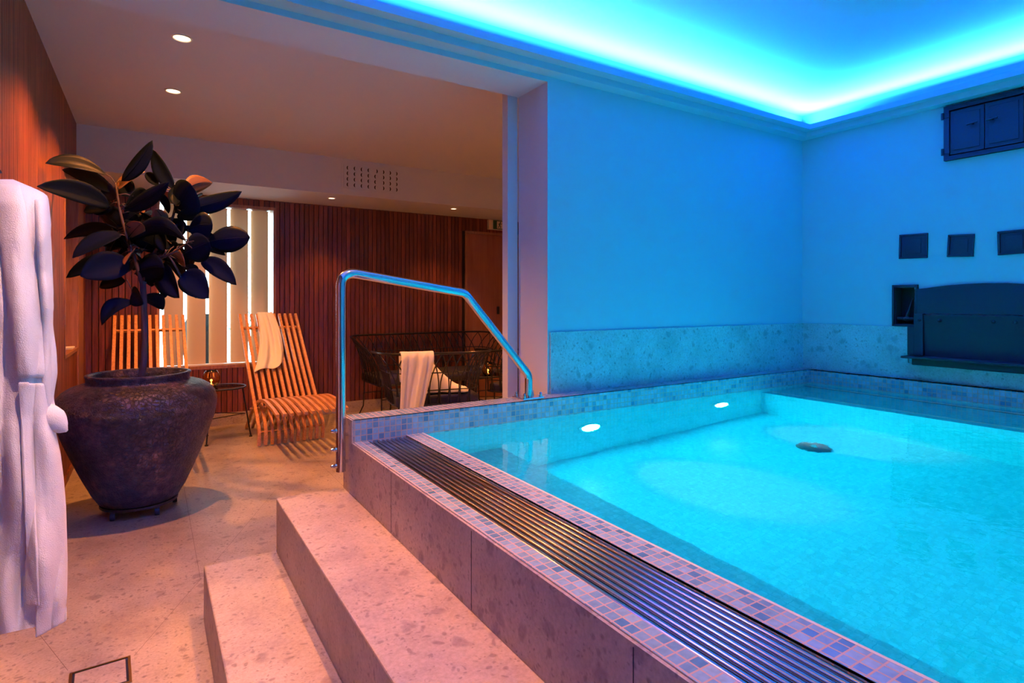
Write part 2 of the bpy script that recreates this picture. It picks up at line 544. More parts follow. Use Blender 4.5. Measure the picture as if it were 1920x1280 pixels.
# ================================================================== STRUCTURE
fl = MB().box(XL - 0.1, 0.72, YB, 2.55, -0.12, 0).box(XL - 0.1, XLR, 2.55, YE + 0.25, -0.12, 0)
floor = structure(fl, 'floor', M['stone'])
j = MB()
def joint(a, b, w=0.0013):
    a, b = Vector((*a, 0)), Vector((*b, 0)); d = (b - a).normalized(); s = Vector((-d.y, d.x, 0)) * w / 2
    z = Vector((0, 0, 0.0006)); j.quad_pts([a - s + z, b - s + z, b + s + z, a + s + z])
joint((0.19, 2.93), (0.19, YE)); joint((-0.05, 2.42), (0.19, 2.93)); joint((0.19, 2.93), (0.70, 4.05))
joint((-0.236, 2.445), (-0.49, 3.15)); joint((0.19, 4.4), (4.6, 4.4)); joint((-0.49, 3.9), (0.19, 3.9)); joint((1.1, 2.6), (1.1, YE)); joint((0.19, 5.6), (4.6, 5.6))
j.build('floor_joint', simple('grout_line', (0.16, 0.11, 0.09), 0.9), floor)

c = MB().box(XL - 0.3, XLR + 0.1, YA + 0.1, YE + 0.3, ZC, ZC + 0.1).box(XL - 0.3, XLR + 0.1, YB - 0.1, YA + 0.1, ZC, ZC + 0.1, mi=1)
structure(c, 'ceiling', [M['plaster'], M['blue_lit_ceiling']])

# wall with the opening
w = MB().box(OPX, XR, YA + 0.002, YH, -0.12, ZC).box(XL, OPX, YA + 0.002, YH, ZH, ZC)
w.box(OPX, XR, YA, YA + 0.002, -0.12, ZC, mi=1).box(XL, OPX, YA, YA + 0.002, ZH, ZC, mi=1)
wall_far = structure(w, 'wall_far', [M['plaster'], M['blue_lit_plaster']])
MB().box(1.748, OPX, YH + 0.01, YH + 0.07, 0.0, ZC).build('jamb_strip', M['plaster'], wall_far)
# right wall with the little niche left open
NY0, NY1, NZ0, NZ1 = 1.775, 1.885, 1.092, 1.335
w = MB().box(XR, XR + 0.25, YB, NY0, -0.25, ZC).box(XR, XR + 0.25, NY1, YH, -0.25, ZC)
w.box(XR, XR + 0.25, NY0, NY1, -0.25, NZ0).box(XR, XR + 0.25, NY0, NY1, NZ1, ZC)
structure(w, 'wall_right', M['blue_lit_plaster'])
structure(MB().box(XL - 0.3, XR + 0.25, YB - 0.1, YB, -0.25, ZC), 'wall_back', M['blue_lit_plaster'])
structure(MB().box(XLR, XLR + 0.1, YH, YE, -0.12, ZC), 'wall_lounge_right', M['plaster'])
structure(MB().box(XR, XLR, YH - 0.1, YH, -0.12, ZC), 'wall_lounge_near', M['plaster'])

# soffit in the lounge
structure(MB().box(XL, XLR, 5.68, YE, 2.29, ZC), 'trim_1', M['plaster'])

# left wall, slatted, with a window recess
RY0, RY1, RZ0, RZ1 = 4.94, 5.735, 0.875, 2.07
w = MB()
def slab(y0, y1, z0, z1): w.box(XL - 0.28, XL - 0.018, y0, y1, z0, z1)
slab(YB, RY0, 0, ZC); slab(RY1, YE, 0, ZC); slab(RY0, RY1, 0, RZ0); slab(RY0, RY1, RZ1, ZC)
wall_left = structure(w, 'wall_left', M['groove'])
s = MB(); y = YB
while y < YE - 0.02:
    y1 = min(y + 0.040, YE)
    if y1 > RY0 and y < RY1:
        s.box(XL - 0.018, XL, y, y1, 0.0, RZ0).box(XL - 0.018, XL, y, y1, RZ1, ZC)
    else: s.box(XL - 0.018, XL, y, y1, 0.0, ZC)
    y += 0.045
s.build('slat_cladding', M['slat_side'], wall_left)
t = MB()
t.box(XL - 0.2, XL + 0.006, RY0 - 0.02, RY0 + 0.004, RZ0 - 0.02, RZ1 + 0.02).box(XL - 0.2, XL + 0.006, RY1 - 0.004, RY1 + 0.02, RZ0 - 0.02, RZ1 + 0.02)
t.box(XL - 0.2, XL + 0.008, RY0, RY1, RZ0 - 0.022, RZ0 + 0.002).box(XL - 0.2, XL + 0.006, RY0, RY1, RZ1 - 0.002, RZ1 + 0.02)
t.box(XL - 0.001, XL + 0.008, RY1 + 0.02, YE - 0.3, 0.0, 2.29)
structure(t, 'trim_2', M['wood'])
nb = MB().box(XL - 0.24, XL - 0.2, RY0, RY1, RZ0, RZ1)
structure(nb, 'window_1', M['slat_end'])

# end wall of the lounge, slatted, with the louvred window and the door
WX0, WX1, WZ0, WZ1 = 0.075, 1.09, 0.60, 2.19
DX0, DX1, DZ = 3.345, 4.25, 2.125
w = MB()
for a in ((XL - 0.3, WX0 - 0.012, 0, 2.29), (WX1 + 0.012, DX0, 0, 2.29), (WX0 - 0.012, WX1 + 0.012, 0, WZ0 - 0.012), (WX0 - 0.012, WX1 + 0.012, WZ1 + 0.012, 2.29), (DX0, DX1, DZ, 2.29), (DX1, XLR + 0.1, 0, 2.29)):
    w.box(a[0], a[1], YE, YE + 0.25, a[2], a[3])
w.box(DX0, DX1, YE + 0.2, YE + 0.25, 0, DZ); w.box(XL - 0.3, XLR + 0.1, YE, YE + 0.25, 2.29, ZC)
wall_end = structure(w, 'wall_end', M['groove'])
s = MB(); x = XL
while x < XLR:
    x0, x1 = x, min(x + 0.0435, XLR)
    if x1 > DX0 and x0 < DX1: s.box(x0, x1, YE - 0.018, YE, DZ, 2.29)
    elif x1 > WX0 and x0 < WX1:
        s.box(x0, x1, YE - 0.018, YE, 0.12, WZ0); s.box(x0, x1, YE - 0.018, YE, WZ1, 2.29)
    else: s.box(x0, x1, YE - 0.018, YE, 0.12, 2.29)
    x += 0.05
s.build('slat_cladding', M['slat_end'], wall_end)
structure(MB().box(XL, DX0, YE - 0.03, YE, 0, 0.12), 'baseboard_end', M['stone'])
structure(MB().box(XL, XL + 0.012, 2.55, 5.7, 0, 0.05), 'baseboard_left', M['slat_side'])

win = empty('window_2', (0, 0, 0)); tag(win, kind='structure')
t = MB(); fy0, fy1 = YE - 0.024, YE + 0.2
t.box(WX0 - 0.025, WX0, fy0, fy1, WZ0 - 0.03, WZ1 + 0.03).box(WX1, WX1 + 0.025, fy0, fy1, WZ0 - 0.03, WZ1 + 0.03)
t.box(WX0, WX1, fy0, fy1, WZ0 - 0.03, WZ0).box(WX0, WX1, fy0, fy1, WZ1, WZ1 + 0.03)
t.build('window_frame', M['wood'], win)
MB().box(WX0, WX1, YE + 0.14, YE + 0.146, WZ0, WZ1).build('window_pane', make_pane('window_glass', (0.97, 0.99, 1.0)), win)
MB().box(WX0, WX1, YE + 0.02, YE + 0.13, WZ0, WZ0 + 0.012).build('window_sill', M['white'], win)

d = empty('door_1'); tag(d, kind='structure')
MB().box(DX0 + 0.03, DX1 - 0.03, YE + 0.03, YE + 0.07, 0.0, DZ - 0.03).build('door_leaf', M['doorwood'], d)
MB().box(DX0, DX0 + 0.03, YE - 0.02, YE + 0.12, 0, DZ).box(DX1 - 0.03, DX1, YE - 0.02, YE + 0.12, 0, DZ).box(DX0 + .03, DX1 - .03, YE - 0.02, YE + 0.12, DZ - 0.03, DZ).build('door_frame', M['wood'], d)
MB().box(3.835, 3.865, YE + 0.015, YE + 0.03, 1.07, 1.17).build('lock_plate', M['black'], d)

# cornice with cove trough round the pool room
sec = [(0, 2.457), (0.08, 2.457), (0.08, 2.492), (0.14, 2.492), (0.14, 2.528), (0.13, 2.528), (0.13, 2.507), (0, 2.507)]
c = MB(); rows = []
for (cx, cy, sx, sy) in ((XL, YB, 1, 1), (XR, YB, -1, 1), (XR, YA, -1, -1), (XL, YA, 1, -1)):
    rows.append([(cx + sx * d0, cy + sy * d0, z) for d0, z in sec + sec[:1]])
c.grid(rows, closed_u=True)
structure(c, 'trim_3', M['blue_lit_plaster'])

# stone dado above the parapet
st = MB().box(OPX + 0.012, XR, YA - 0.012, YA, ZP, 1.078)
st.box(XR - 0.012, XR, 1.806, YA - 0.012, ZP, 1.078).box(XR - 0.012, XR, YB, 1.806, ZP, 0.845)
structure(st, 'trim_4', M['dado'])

# pool shell ---------------------------------------------------------
PX0, PX1, PY0, PY1, PZ = 1.04, 4.12, -1.45, 2.42, -0.15
shell = MB()
shell.box(PX0 - 0.02, XR, PY0, PY1 + 0.02, PZ - 0.1, PZ)                       # floor slab
shell.box(PX1, XR - 0.0, PY0, PY1, PZ, ZP - 0.008)                              # right wall of the basin
shell.box(PX0 - 0.02, PX0, PY0, PY1, PZ, ZK - 0.008)                            # gutter side wall
shell.box(PX0, XR, PY0 - 0.1, PY0, PZ, ZP)                                      # near wall
shell.box(PX0, PX0 + 0.41, PY0, PY1, PZ, 0.22)                                  # seat along the gutter
shell.box(3.52, PX1, PY0, PY1, PZ, 0.515)                                       # bench along the right wall
basin = structure(shell, 'pool_basin', M['pooltile'])
MB().box(3.60, 3.618, PY0, PY1, 0.515, 0.523).build('bench_nosing', M['white'], basin)
MB().box(4.045, 4.075, PY0, PY1, 0.515, 0.535).build('bench_edge_strip', M['white'], basin)
MB().box(4.025, 4.045, PY0, PY1, 0.515, 0.5165).build('bench_groove', M['void'], basin)
b = MB().box(PX1 - 0.004, PX1, PY0, PY1, ZW, ZP).box(PX1 - 0.004, XR - 0.012, PY0, PY1, ZP - 0.008, ZP)
b.build('ledge_tiles', M['mosaic'], basin)
# parapet under the opening and along the far wall
pp = MB().box(0.72, XR, PY1, YA, PZ - 0.1, ZP - 0.003).box(0.72, OPX, YA, 2.545, 0, ZP - 0.003)
par = structure(pp, 'pool_parapet', M['stone'])
MB().box(0.728, PX1, PY1 - 0.003, PY1, ZK - 0.22, ZP).box(0.728, XR - 0.012, PY1 - 0.003, YA - 0.012, ZP - 0.003, ZP).box(0.728, OPX, YA - 0.012, 2.545, ZP - 0.003, ZP).build('parapet_tiles', M['mosaic'], par)
MB().box(PX0, PX1, PY1 - 0.004, PY1 - 0.0005, PZ, ZW - 0.001).build('underwater_tiles', M['pooltile'], par)
# kerb and gutter channel
k = MB().box(0.72, 0.784, YB, PY1, 0, ZK - 0.003).box(0.784, 0.964, YB, PY1, 0, 0.585).box(0.964, PX0 - 0.02, YB, PY1, 0, ZK - 0.003)
kerb = structure(k, 'pool_kerb', M['stone'])
MB().box(0.7275, 0.784, YB, PY1, ZK - 0.003, ZK).build('kerb_tiles', M['mosaic'], kerb)
MB().box(0.961, 0.964, YB, PY1, 0.585, ZK + 0.002).box(0.961, PX0, YB, PY1, ZK - 0.003, ZK + 0.003).build('overflow_tiles', M['mosaic'], kerb)
MB().box(PX0 - 0.004, PX0 + 0.004, YB, PY1, ZK - 0.02, ZK + 0.0035).build('overflow_edge', M['white'], kerb)
MB().box(0.784, 0.7855, YB, PY1, 0.585, ZK - 0.003).box(0.7855, 0.961, YB, PY1, 0.585, 0.587).build('gutter_channel', M['void'], kerb)
for yy in (1.349, 0.745, 0.14, 1.95):
    MB().box(0.7193, 0.72, yy - 0.001, yy + 0.001, 0.43, ZK - 0.01).build('kerb_joint', M['groove'], kerb)

# water
nx, ny = 60, 70
g = [[(PX0 + 0.004 + (PX1 - PX0 - 0.008) * i / nx, PY0 + 0.002 + (PY1 - PY0 - 0.007) * jj / ny, ZW) for jj in range(ny + 1)] for i in range(nx + 1)]
wt = MB().grid(g)
water = wt.build('pool_water', M['water'], smooth=True)
tag(water, 'clear turquoise water filling the tiled pool', 'water', kind='stuff')

# ================================================================== POOL THINGS
gr = empty('gutter_grate', (0, 0, 0))
tag(gr, 'long overflow grate of parallel steel bars beside the pool edge', 'grate')
nb_ = 9
for i in range(nb_):
    xx = 0.7955 + i * (0.954 - 0.7955) / (nb_ - 1)
    MB().tube([(xx, YB + 0.01, ZK - 0.011), (xx, PY1 - 0.006, ZK - 0.011)], 0.0078, 14).build('grate_bar', M['bars'], gr, smooth='auto')
yy = YB + 0.1
while yy < PY1:
    MB().box(0.787, 0.960, yy - 0.004, yy + 0.004, 0.587, ZK - 0.019).build('grate_support', M['black'], gr); yy += 0.25
MB().box(0.787, 0.960, PY1 - 0.012, PY1 - 0.006, 0.587, ZK - 0.019).build('grate_support', M['black'], gr)

st = empty('stone_steps', (0.4, 2.5, 0)); tag(st, 'two wide limestone steps leading up to the pool kerb', 'steps')
MB().box(0.176, 0.442, YB, 2.543, 0.0, 0.215).build('step', M['stone'], st, bevel=0.005, loc=(-0.4, -2.5, 0))
MB().box(0.442, 0.7195, YB, 2.543, 0.0, 0.43).build('step', M['stone'], st, bevel=0.005, loc=(-0.4, -2.5, 0))

# handrail
rail = empty('handrail', (0.69, 2.475, 0.5)); tag(rail, 'polished steel handrail bent over the tiled parapet beside the steps', 'handrail')
def R_(x, z, y=2.475): return (x - 0.69, y - 2.475, z - 0.5)
def arc_pts(pts, r):
    pts = [Vector(p) for p in pts]; out = [pts[0]]
    for a, b_, c_ in zip(pts, pts[1:], pts[2:]):
        d1, d2 = (a - b_).normalized(), (c_ - b_).normalized()
        ang = d1.angle(d2); l = min(r / math.tan(ang / 2), (a - b_).length * .45, (c_ - b_).length * .45)
        p0, p1 = b_ + d1 * l, b_ + d2 * l
        for k_ in range(9):
            t_ = k_ / 8; out.append((1 - t_) ** 2 * p0 + 2 * t_ * (1 - t_) * b_ + t_ * t_ * p1)
    out.append(pts[-1]); return out
mb = MB().tube(arc_pts([R_(0.69, 0.52), R_(0.69, 1.375), R_(1.285, 1.285), R_(1.655, 0.865), R_(1.655, 0.748)], 0.06), 0.0205, 24)
mb.build('rail_tube', M['steel'], rail, smooth='auto')
MB().box(1.59 - 0.69, 1.72 - 0.69, -0.05, 0.055, ZP - 0.5, ZP + 0.010 - 0.5).build('flange_plate', M['steel'], rail, bevel=0.002)
for sx, sy in ((-0.05, -0.037), (0.05, -0.037), (-0.05, 0.04), (0.05, 0.04)):
    MB().lathe([(0.009, 0.0), (0.009, 0.010), (0.0065, 0.011), (0.0065, 0.018), (0.004, 0.023), (0.0, 0.025)], (1.655 - 0.69 + sx, sy, ZP + 0.010 - 0.5), 12).build('flange_nut', M['steel'], rail, smooth='auto')
for z in (0.695, 0.615, 0.545):
    MB().lathe([(0.007, 0.015), (0.011, 0.018), (0.011, 0.026), (0.007, 0.028), (0.009, 0.034), (0.006, 0.042), (0.0, 0.044)][::-1], (0, 0, z - 0.5), 12, 'X').build('wall_bolt', M['steel'], rail, smooth='auto')
for o in [c_ for c_ in rail.children if c_.name.startswith('wall_bolt')]: o.scale = (-1, 1, 1)
for z in (0.675, 0.56):
    MB().tube([(0.018, 0, z - 0.5), (0.03, 0, z - 0.5)], 0.008, 10).build('wall_spacer', M['steel'], rail)

# underwater lamps
def pool_lamp(x, y, z, facing, label, cam_side=True):
    r = empty('underwater_lamp', (x, y, z)); r.rotation_euler = (0, 0, facing)
    tag(r, label, 'lamp', 'underwater lamps in the pool wall')
    MB().lathe([(0.075, 0.0), (0.075, -0.008), (0.068, -0.013), (0.058, -0.013), (0.054, -0.006)], (0, 0, 0), 32, 'Y').build('lamp_ring', M['steel'], r, smooth='auto')
    MB().lathe([(0.053, -0.009), (0.0001, -0.009)], (0, 0, 0), 32, 'Y').build('lamp_lens', M['poollamp'], r)
    add_light('lamp_beam', 'AREA', (0, -0.02, 0), P_POOL, CYAN, r, (-PI / 2, 0, 0), shape='DISK', size=0.12)
    return r
l1 = pool_lamp(2.006, PY1 - 0.004, 0.312, 0, 'left glowing round underwater lamp in the far pool wall below the parapet')
l2 = pool_lamp(3.084, PY1 - 0.004, 0.318, 0, 'right glowing round underwater lamp in the far pool wall near the bench')
l3 = pool_lamp(1.6, PY0, 0.3, PI, 'left added unseen lamp in the near pool wall')  # near-wall lamps are added out of view to even out the cyan water
l4 = pool_lamp(2.4, PY0, 0.3, PI, 'middle added unseen lamp in the near pool wall')
l5 = pool_lamp(3.2, PY0, 0.3, PI, 'right added unseen lamp in the near pool wall')
for l_ in (l1, l2):
    add_light('lamp_spot', 'SPOT', (0, -0.03, 0), 900.0, (0.6, 0.95, 1.0), l_, (-math.radians(50), 0, math.radians(20)), spot_size=math.radians(42), spot_blend=1.0, shadow_soft_size=0.04)

dr = empty('pool_drain', (3.05, 1.78, PZ)); tag(dr, 'round dark drain cover on the pool floor', 'drain')
MB().lathe([(0.085, 0.0), (0.085, 0.008), (0.07, 0.016), (0.03, 0.018), (0.0001, 0.018)], n=32).build('drain_cover', M['iron'], dr, smooth='auto')
MB().lathe([(0.016, 0.018), (0.016, 0.026), (0.0001, 0.027)], n=16).build('drain_screw', M['steel'], dr, smooth='auto')

fd = empty('floor_drain', (-0.14, 2.34, 0.0)); tag(fd, 'square floor drain with a brass rim and stone infill in the floor', 'drain')
fd.rotation_euler = (0, 0, math.radians(3))
MB().box(-0.085, 0.085, 0.077, 0.085, 0.0005, 0.003).box(-0.085, 0.085, -0.085, -0.077, 0.0005, 0.003).box(-0.085, -0.077, -0.077, 0.077, 0.0005, 0.003).box(0.077, 0.085, -0.077, 0.077, 0.0005, 0.003).build('drain_rim', M['brass'], fd)
MB().box(-0.077, 0.077, -0.077, 0.077, 0.0002, 0.001).build('drain_gap', M['void'], fd)
MB().box(-0.070, 0.070, -0.070, 0.070, 0.001, 0.003).build('drain_infill', M['stone'], fd)

# ================================================================== DOWNLIGHTS
def downlight(x, y, z, label, group, power, spread=95, tilt=(0, 0, 0), r=0.045, blend=0.55, col=WARM):
    o = empty('ceiling_downlight', (x, y, z)); tag(o, label, 'downlight', group)
    MB().lathe([(r + 0.006, 0.0), (r + 0.006, -0.004), (r - 0.002, -0.006), (r - 0.006, -0.001)], n=32).build('trim_ring', M['white'], o, smooth='auto')
    MB().lathe([(r - 0.006, -0.0015), (0.0001, -0.0015)], n=32).build('lamp_face', M['lamp'], o)
    add_light('downlight_beam', 'SPOT', (0, 0, -0.012), power, col, o, tilt, spot_size=math.radians(spread), spot_blend=blend, shadow_soft_size=0.018)
    return o
gl = 'downlights in the lounge ceiling'
downlight(0.142, 3.525, ZC, 'round lit downlight in the lounge ceiling, the one nearer the opening', gl, P_SPOT_LOUNGE, 124, blend=0.5)
downlight(0.129, 4.448, ZC, 'round lit downlight in the lounge ceiling, the one nearer the soffit', gl, P_SPOT_LOUNGE, 124, blend=0.5)
downlight(3.1, 3.6, ZC, 'round lit downlight in the lounge ceiling behind the pillar, nearer the pool', gl, P_SPOT_LOUNGE)
downlight(3.1, 4.5, ZC, 'round lit downlight in the lounge ceiling behind the pillar, nearer the sofa', gl, P_SPOT_LOUNGE)
gs = 'downlights in the low soffit'
downlight(0.21, 5.95, 2.29, 'small downlight in the soffit above the left slatted chair', gs, 50, r=0.035)
downlight(1.56, 5.93, 2.29, 'small downlight in the soffit below the air vent', gs, 34, r=0.035)
downlight(2.91, 5.88, 2.29, 'small downlight in the soffit near the exit sign', gs, 30, r=0.035)
gp = 'downlights in the pool room ceiling'
downlight(0.715, 1.95, ZC, 'downlight in the pool room ceiling over the far end of the steps', gp, P_SPOT_POOL, 80, blend=0.85)
downlight(0.10, 1.05, ZC, 'added unseen spot in the pool room ceiling that brightens the bathrobe', gp, 150, 52, tilt=(math.radians(26), 0, math.radians(26)), blend=0.9, col=(1.0, 0.50, 0.36))  # extra lamp aimed at the robe to brighten it, in its own paler tint
downlight(0.715, 0.95, ZC, 'downlight in the pool room ceiling over the near end of the steps', gp, P_SPOT_POOL, 80, blend=0.85)

# ================================================================== VENT, SIGN, IRONWORK
v = empty('air_vent', (1.90, 5.68, 2.475)); tag(v, 'rectangular white air vent grille of scooped holes above the soffit edge', 'vent')
MB().box(-0.315, 0.315, -0.004, 0, 0.12, 0.135).box(-0.315, 0.315, -0.004, 0, -0.135, -0.12).box(-0.315, -0.295, -0.004, 0, -0.12, 0.12).box(0.295, 0.315, -0.004, 0, -0.12, 0.12).build('vent_frame', M['plaster'], v)
MB().box(-0.29, 0.29, -0.008, -0.0005, -0.115, 0.115).build('vent_plate', M['plaster'], v)
for i in range(8):
    for jz in range(4):
        cx = -0.245 + i * 0.07; cz = 0.082 - jz * 0.055
        sgn = 1 if i < 4 or (i == 4 and jz > 0) else -1
        mb = MB(); P = []
        out_, in_ = [], []
        for k_ in range(9):
            a = math.radians(-75 + 150 * k_ / 8)
            out_.append((cx - sgn * 0.018 * math.cos(a), -0.0088, cz + 0.021 * math.sin(a)))
            in_.append((cx - sgn * 0.007 * math.cos(a), -0.0088, cz + 0.021 * math.sin(a)))
        mb.grid([out_, in_])
        mb.build('vent_hole', M['void'], v)
        if i % 1 == 0:
            sc = MB(); rim = [(p[0], -0.0085, p[2]) for p in in_]; top = [(p[0] + sgn * 0.012, -0.014 - 0.004 * math.cos(math.radians(-75 + 150 * k_ / 8)), p[2]) for k_, p in enumerate(in_)]
            end = [(cx + sgn * 0.024, -0.0085, cz + 0.4 * (p[2] - cz)) for p in in_]
            sc.grid([rim, top, end]); sc.build('vent_scoop', M['plaster'], v, smooth=True)

sg = empty('exit_sign', (3.66, 6.43, 2.16)); tag(sg, 'small green emergency exit sign with a running figure above the lounge door', 'sign')
MB().box(0, 0.37, -0.05, 0, 0, 0.122).build('sign_housing', M['signwhite'], sg)
MB().box(0.06, 0.366, -0.053, -0.05, 0.004, 0.118).build('sign_face', M['signgreen'], sg)
MB().box(0.115, 0.20, -0.055, -0.053, 0.014, 0.108).build('door_symbol', M['signwhite'], sg)
fig = MB(); yy = -0.057
fig.lathe([(0.009, yy), (0.0001, yy)], (0.165, 0, 0.094), 12, 'Y')
def limb(a, b_, w_=0.008): fig.strap([(a[0], yy, a[1]), (b_[0], yy, b_[1])], w_, 0.003, side=(0, 1, 0)) if False else fig.tube([(a[0], yy, a[1]), (b_[0], yy, b_[1])], w_ / 2, 6)
limb((0.16, 0.083), (0.152, 0.055), 0.014); limb((0.152, 0.055), (0.17, 0.042)); limb((0.17, 0.042), (0.166, 0.022)); limb((0.152, 0.055), (0.142, 0.036)); limb((0.142, 0.036), (0.125, 0.030))
limb((0.16, 0.08), (0.178, 0.07), 0.006); limb((0.178, 0.07), (0.188, 0.078), 0.006); limb((0.16, 0.08), (0.142, 0.074), 0.006); limb((0.142, 0.074), (0.136, 0.062), 0.006)
fig.build('running_figure', M['signgreen'], sg)
MB().tube([(0.25, yy + .003, 0.061), (0.31, yy + .003, 0.061)], 0.005, 6).tube([(0.31, yy + .003, 0.061), (0.31, yy + .003, 0.061 + .001)], 0.004, 6).tube([(0.29, yy + .003, 0.085), (0.315, yy + .003, 0.061), (0.29, yy + .003, 0.037)], 0.005, 6).build('arrow_symbol', M['signwhite'], sg)

# fire-door cabinet high on the right wall
cb = empty('iron_cabinet', (XR, 1.6, 2.112)); tag(cb, 'black iron two-door hatch mounted high on the blue-lit right wall', 'cabinet')
MB().box(-0.03, 0, -0.44, 0, 0, 0.025).box(-0.03, 0, -0.44, 0, 0.305, 0.333).box(-0.03, 0, -0.028, 0, 0.025, 0.305).box(-0.03, 0, -0.44, -0.388, 0.025, 0.305).box(-0.006, 0, -0.388, -0.028, 0.025, 0.305).build('cabinet_frame', M['iron'], cb)
for y0, y1, hy in ((-0.203, -0.032, -0.15), (-0.384, -0.207, -0.245)):
    dd = MB().box(-0.024, -0.008, y0, y1, 0.032, 0.298).box(-0.028, -0.024, y0 + 0.02, y1 - 0.02, 0.055, 0.275).build('cabinet_door', M['iron'], cb, bevel=0.002)
    MB().tube([(-0.028, hy, 0.195), (-0.045, hy, 0.195)], 0.006, 10).tube([(-0.045, hy - 0.028, 0.197), (-0.045, hy + 0.026, 0.192)], [0.004, 0.006], 8).build('door_latch', M['iron'], dd, smooth='auto')
for yy in (0.004, -0.40):
    for zz in (0.275, 0.055):
        MB().tube([(-0.034, yy, zz - 0.02), (-0.034, yy, zz + 0.02)], 0.008, 10).box(-0.034, -0.02, yy - 0.035, yy, zz - 0.012, zz + 0.012).build('cabinet_hinge', M['iron'], cb)

def soot_hatch(y0, y1, z0, z1, rot, label):
    o = empty('soot_hatch', (XR, (y0 + y1) / 2, (z0 + z1) / 2)); o.rotation_euler = (rot, 0, 0)
    tag(o, label, 'hatch', 'small square iron hatches on the right wall')
    a, b_ = (y1 - y0) / 2, (z1 - z0) / 2
    MB().box(-0.012, 0, -a, a, b_ - 0.012, b_).box(-0.012, 0, -a, a, -b_, -b_ + 0.012).box(-0.012, 0, a - 0.012, a, -b_ + 0.012, b_ - 0.012).box(-0.012, 0, -a, -a + 0.012, -b_ + 0.012, b_ - 0.012).build('hatch_frame', M['iron'], o, bevel=0.002)
    MB().box(-0.006, 0, -a + 0.012, a - 0.012, -b_ + 0.012, b_ - 0.012).box(-0.009, -0.006, -a * 0.55, a * 0.55, -b_ * 0.6, b_ * 0.6).build('hatch_plate', M['iron'], o, bevel=0.002)
soot_hatch(1.695, 1.86, 1.522, 1.680, 0.02, 'leftmost small square black iron hatch on the blue-lit right wall')
soot_hatch(1.452, 1.588, 1.516, 1.652, 0.05, 'middle small square black iron hatch on the blue-lit right wall')
soot_hatch(1.19, 1.339, 1.514, 1.652, -0.02, 'rightmost small square black iron hatch, cut by the photo edge')

ov = empty('iron_oven', (XR, 1.3, 0.84)); tag(ov, 'big old black iron oven front with an arched top set in the right wall', 'oven')
def OV(mb, name, m='iron', bevel=0.002, par=None, smooth=False): return mb.build(name, M[m], par or ov, bevel=bevel, smooth=smooth)
arch = [(1.764, 1.322), (1.70, 1.328), (1.638, 1.337), (1.58, 1.343), (1.50, 1.349), (1.40, 1.352), (1.29, 1.350), (1.2, 1.342), (1.05, 1.33), (0.95, 1.322)]
mb = MB(); ft, fb, bt, bb_ = [], [], [], []
for y_, z_ in arch:
    ft.append((-0.02, y_ - 1.3, z_ - 0.84)); fb.append((-0.02, y_ - 1.3, 1.165 - 0.84)); bt.append((0, y_ - 1.3, z_ - 0.84)); bb_.append((0, y_ - 1.3, 1.165 - 0.84))
mb.grid([fb, ft, bt, bb_]); mb.quad_pts([ft[0], fb[0], bb_[0], bt[0]]); mb.quad_pts([fb, ][0] and [fb[-1], ft[-1], bt[-1], bb_[-1]])
OV(mb, 'arched_plate', bevel=0)
MB().quad_pts([(-0.030, 0.41, 0.32), (-0.030, -0.35, 0.32), (-0.008, -0.35, 0.05), (-0.008, 0.41, 0.05)]).box(-0.030, -0.02, -0.35, 0.44, 0.312, 0.322).quad_pts([(-0.030, 0.41, 0.32), (-0.008, 0.41, 0.05), (0, 0.41, 0.05), (0, 0.41, 0.32)]).build('front_plate', M['iron'], ov)
OV(MB().box(-0.038, 0, 0.41, 0.462, 0.06, 0.325), 'side_post')
OV(MB().box(-0.036, 0, 0.462, 0.50, 0.06, 0.240), 'side_flange')
OV(MB().box(-0.125, 0, -0.35, 0.50, 0.042, 0.056), 'oven_shelf')
OV(MB().box(-0.085, 0, -0.35, 0.455, 0.0, 0.042), 'shelf_bracket', bevel=0.006)
for y_ in (0.43, 0.32, 0.05, -0.05):
    MB().lathe([(0.011, -0.030), (0.011, -0.036), (0.006, -0.043), (0.0001, -0.045)][::-1], (0, y_, 0.285), 12, 'X').build('plate_rivet', M['iron'], ov, smooth='auto')
nf = OV(MB().box(-0.022, 0, 0.448, 0.46, 0.24, 0.512).box(-0.022, 0, 0.585, 0.598, 0.24, 0.512).box(-0.022, 0, 0.46, 0.585, 0.495, 0.512).box(-0.022, 0, 0.46, 0.585, 0.24, 0.253), 'niche_frame')
MB().box(0.09, 0.10, 0.475, 0.585, 0.252, 0.495).box(0.0, 0.10, 0.472, 0.4755, 0.252, 0.495).box(0, 0.1, 0.5845, 0.588, 0.252, 0.495).box(0, 0.1, 0.475, 0.585, 0.252, 0.2545).build('niche_lining', M['void'], nf)
MB().tube([(0.03, 0.46, 0.287), (0.03, 0.59, 0.292)], 0.012, 12).tube([(0.03, 0.535, 0.287), (0.02, 0.490, 0.42)], [0.011, 0.005], 10).lathe([(0.0001, -0.02), (0.016, -0.012), (0.022, 0), (0.016, 0.012), (0.0001, 0.02)], (0.03, 0.53, 0.290), 14).build('niche_lever', M['iron'], nf, smooth='auto')

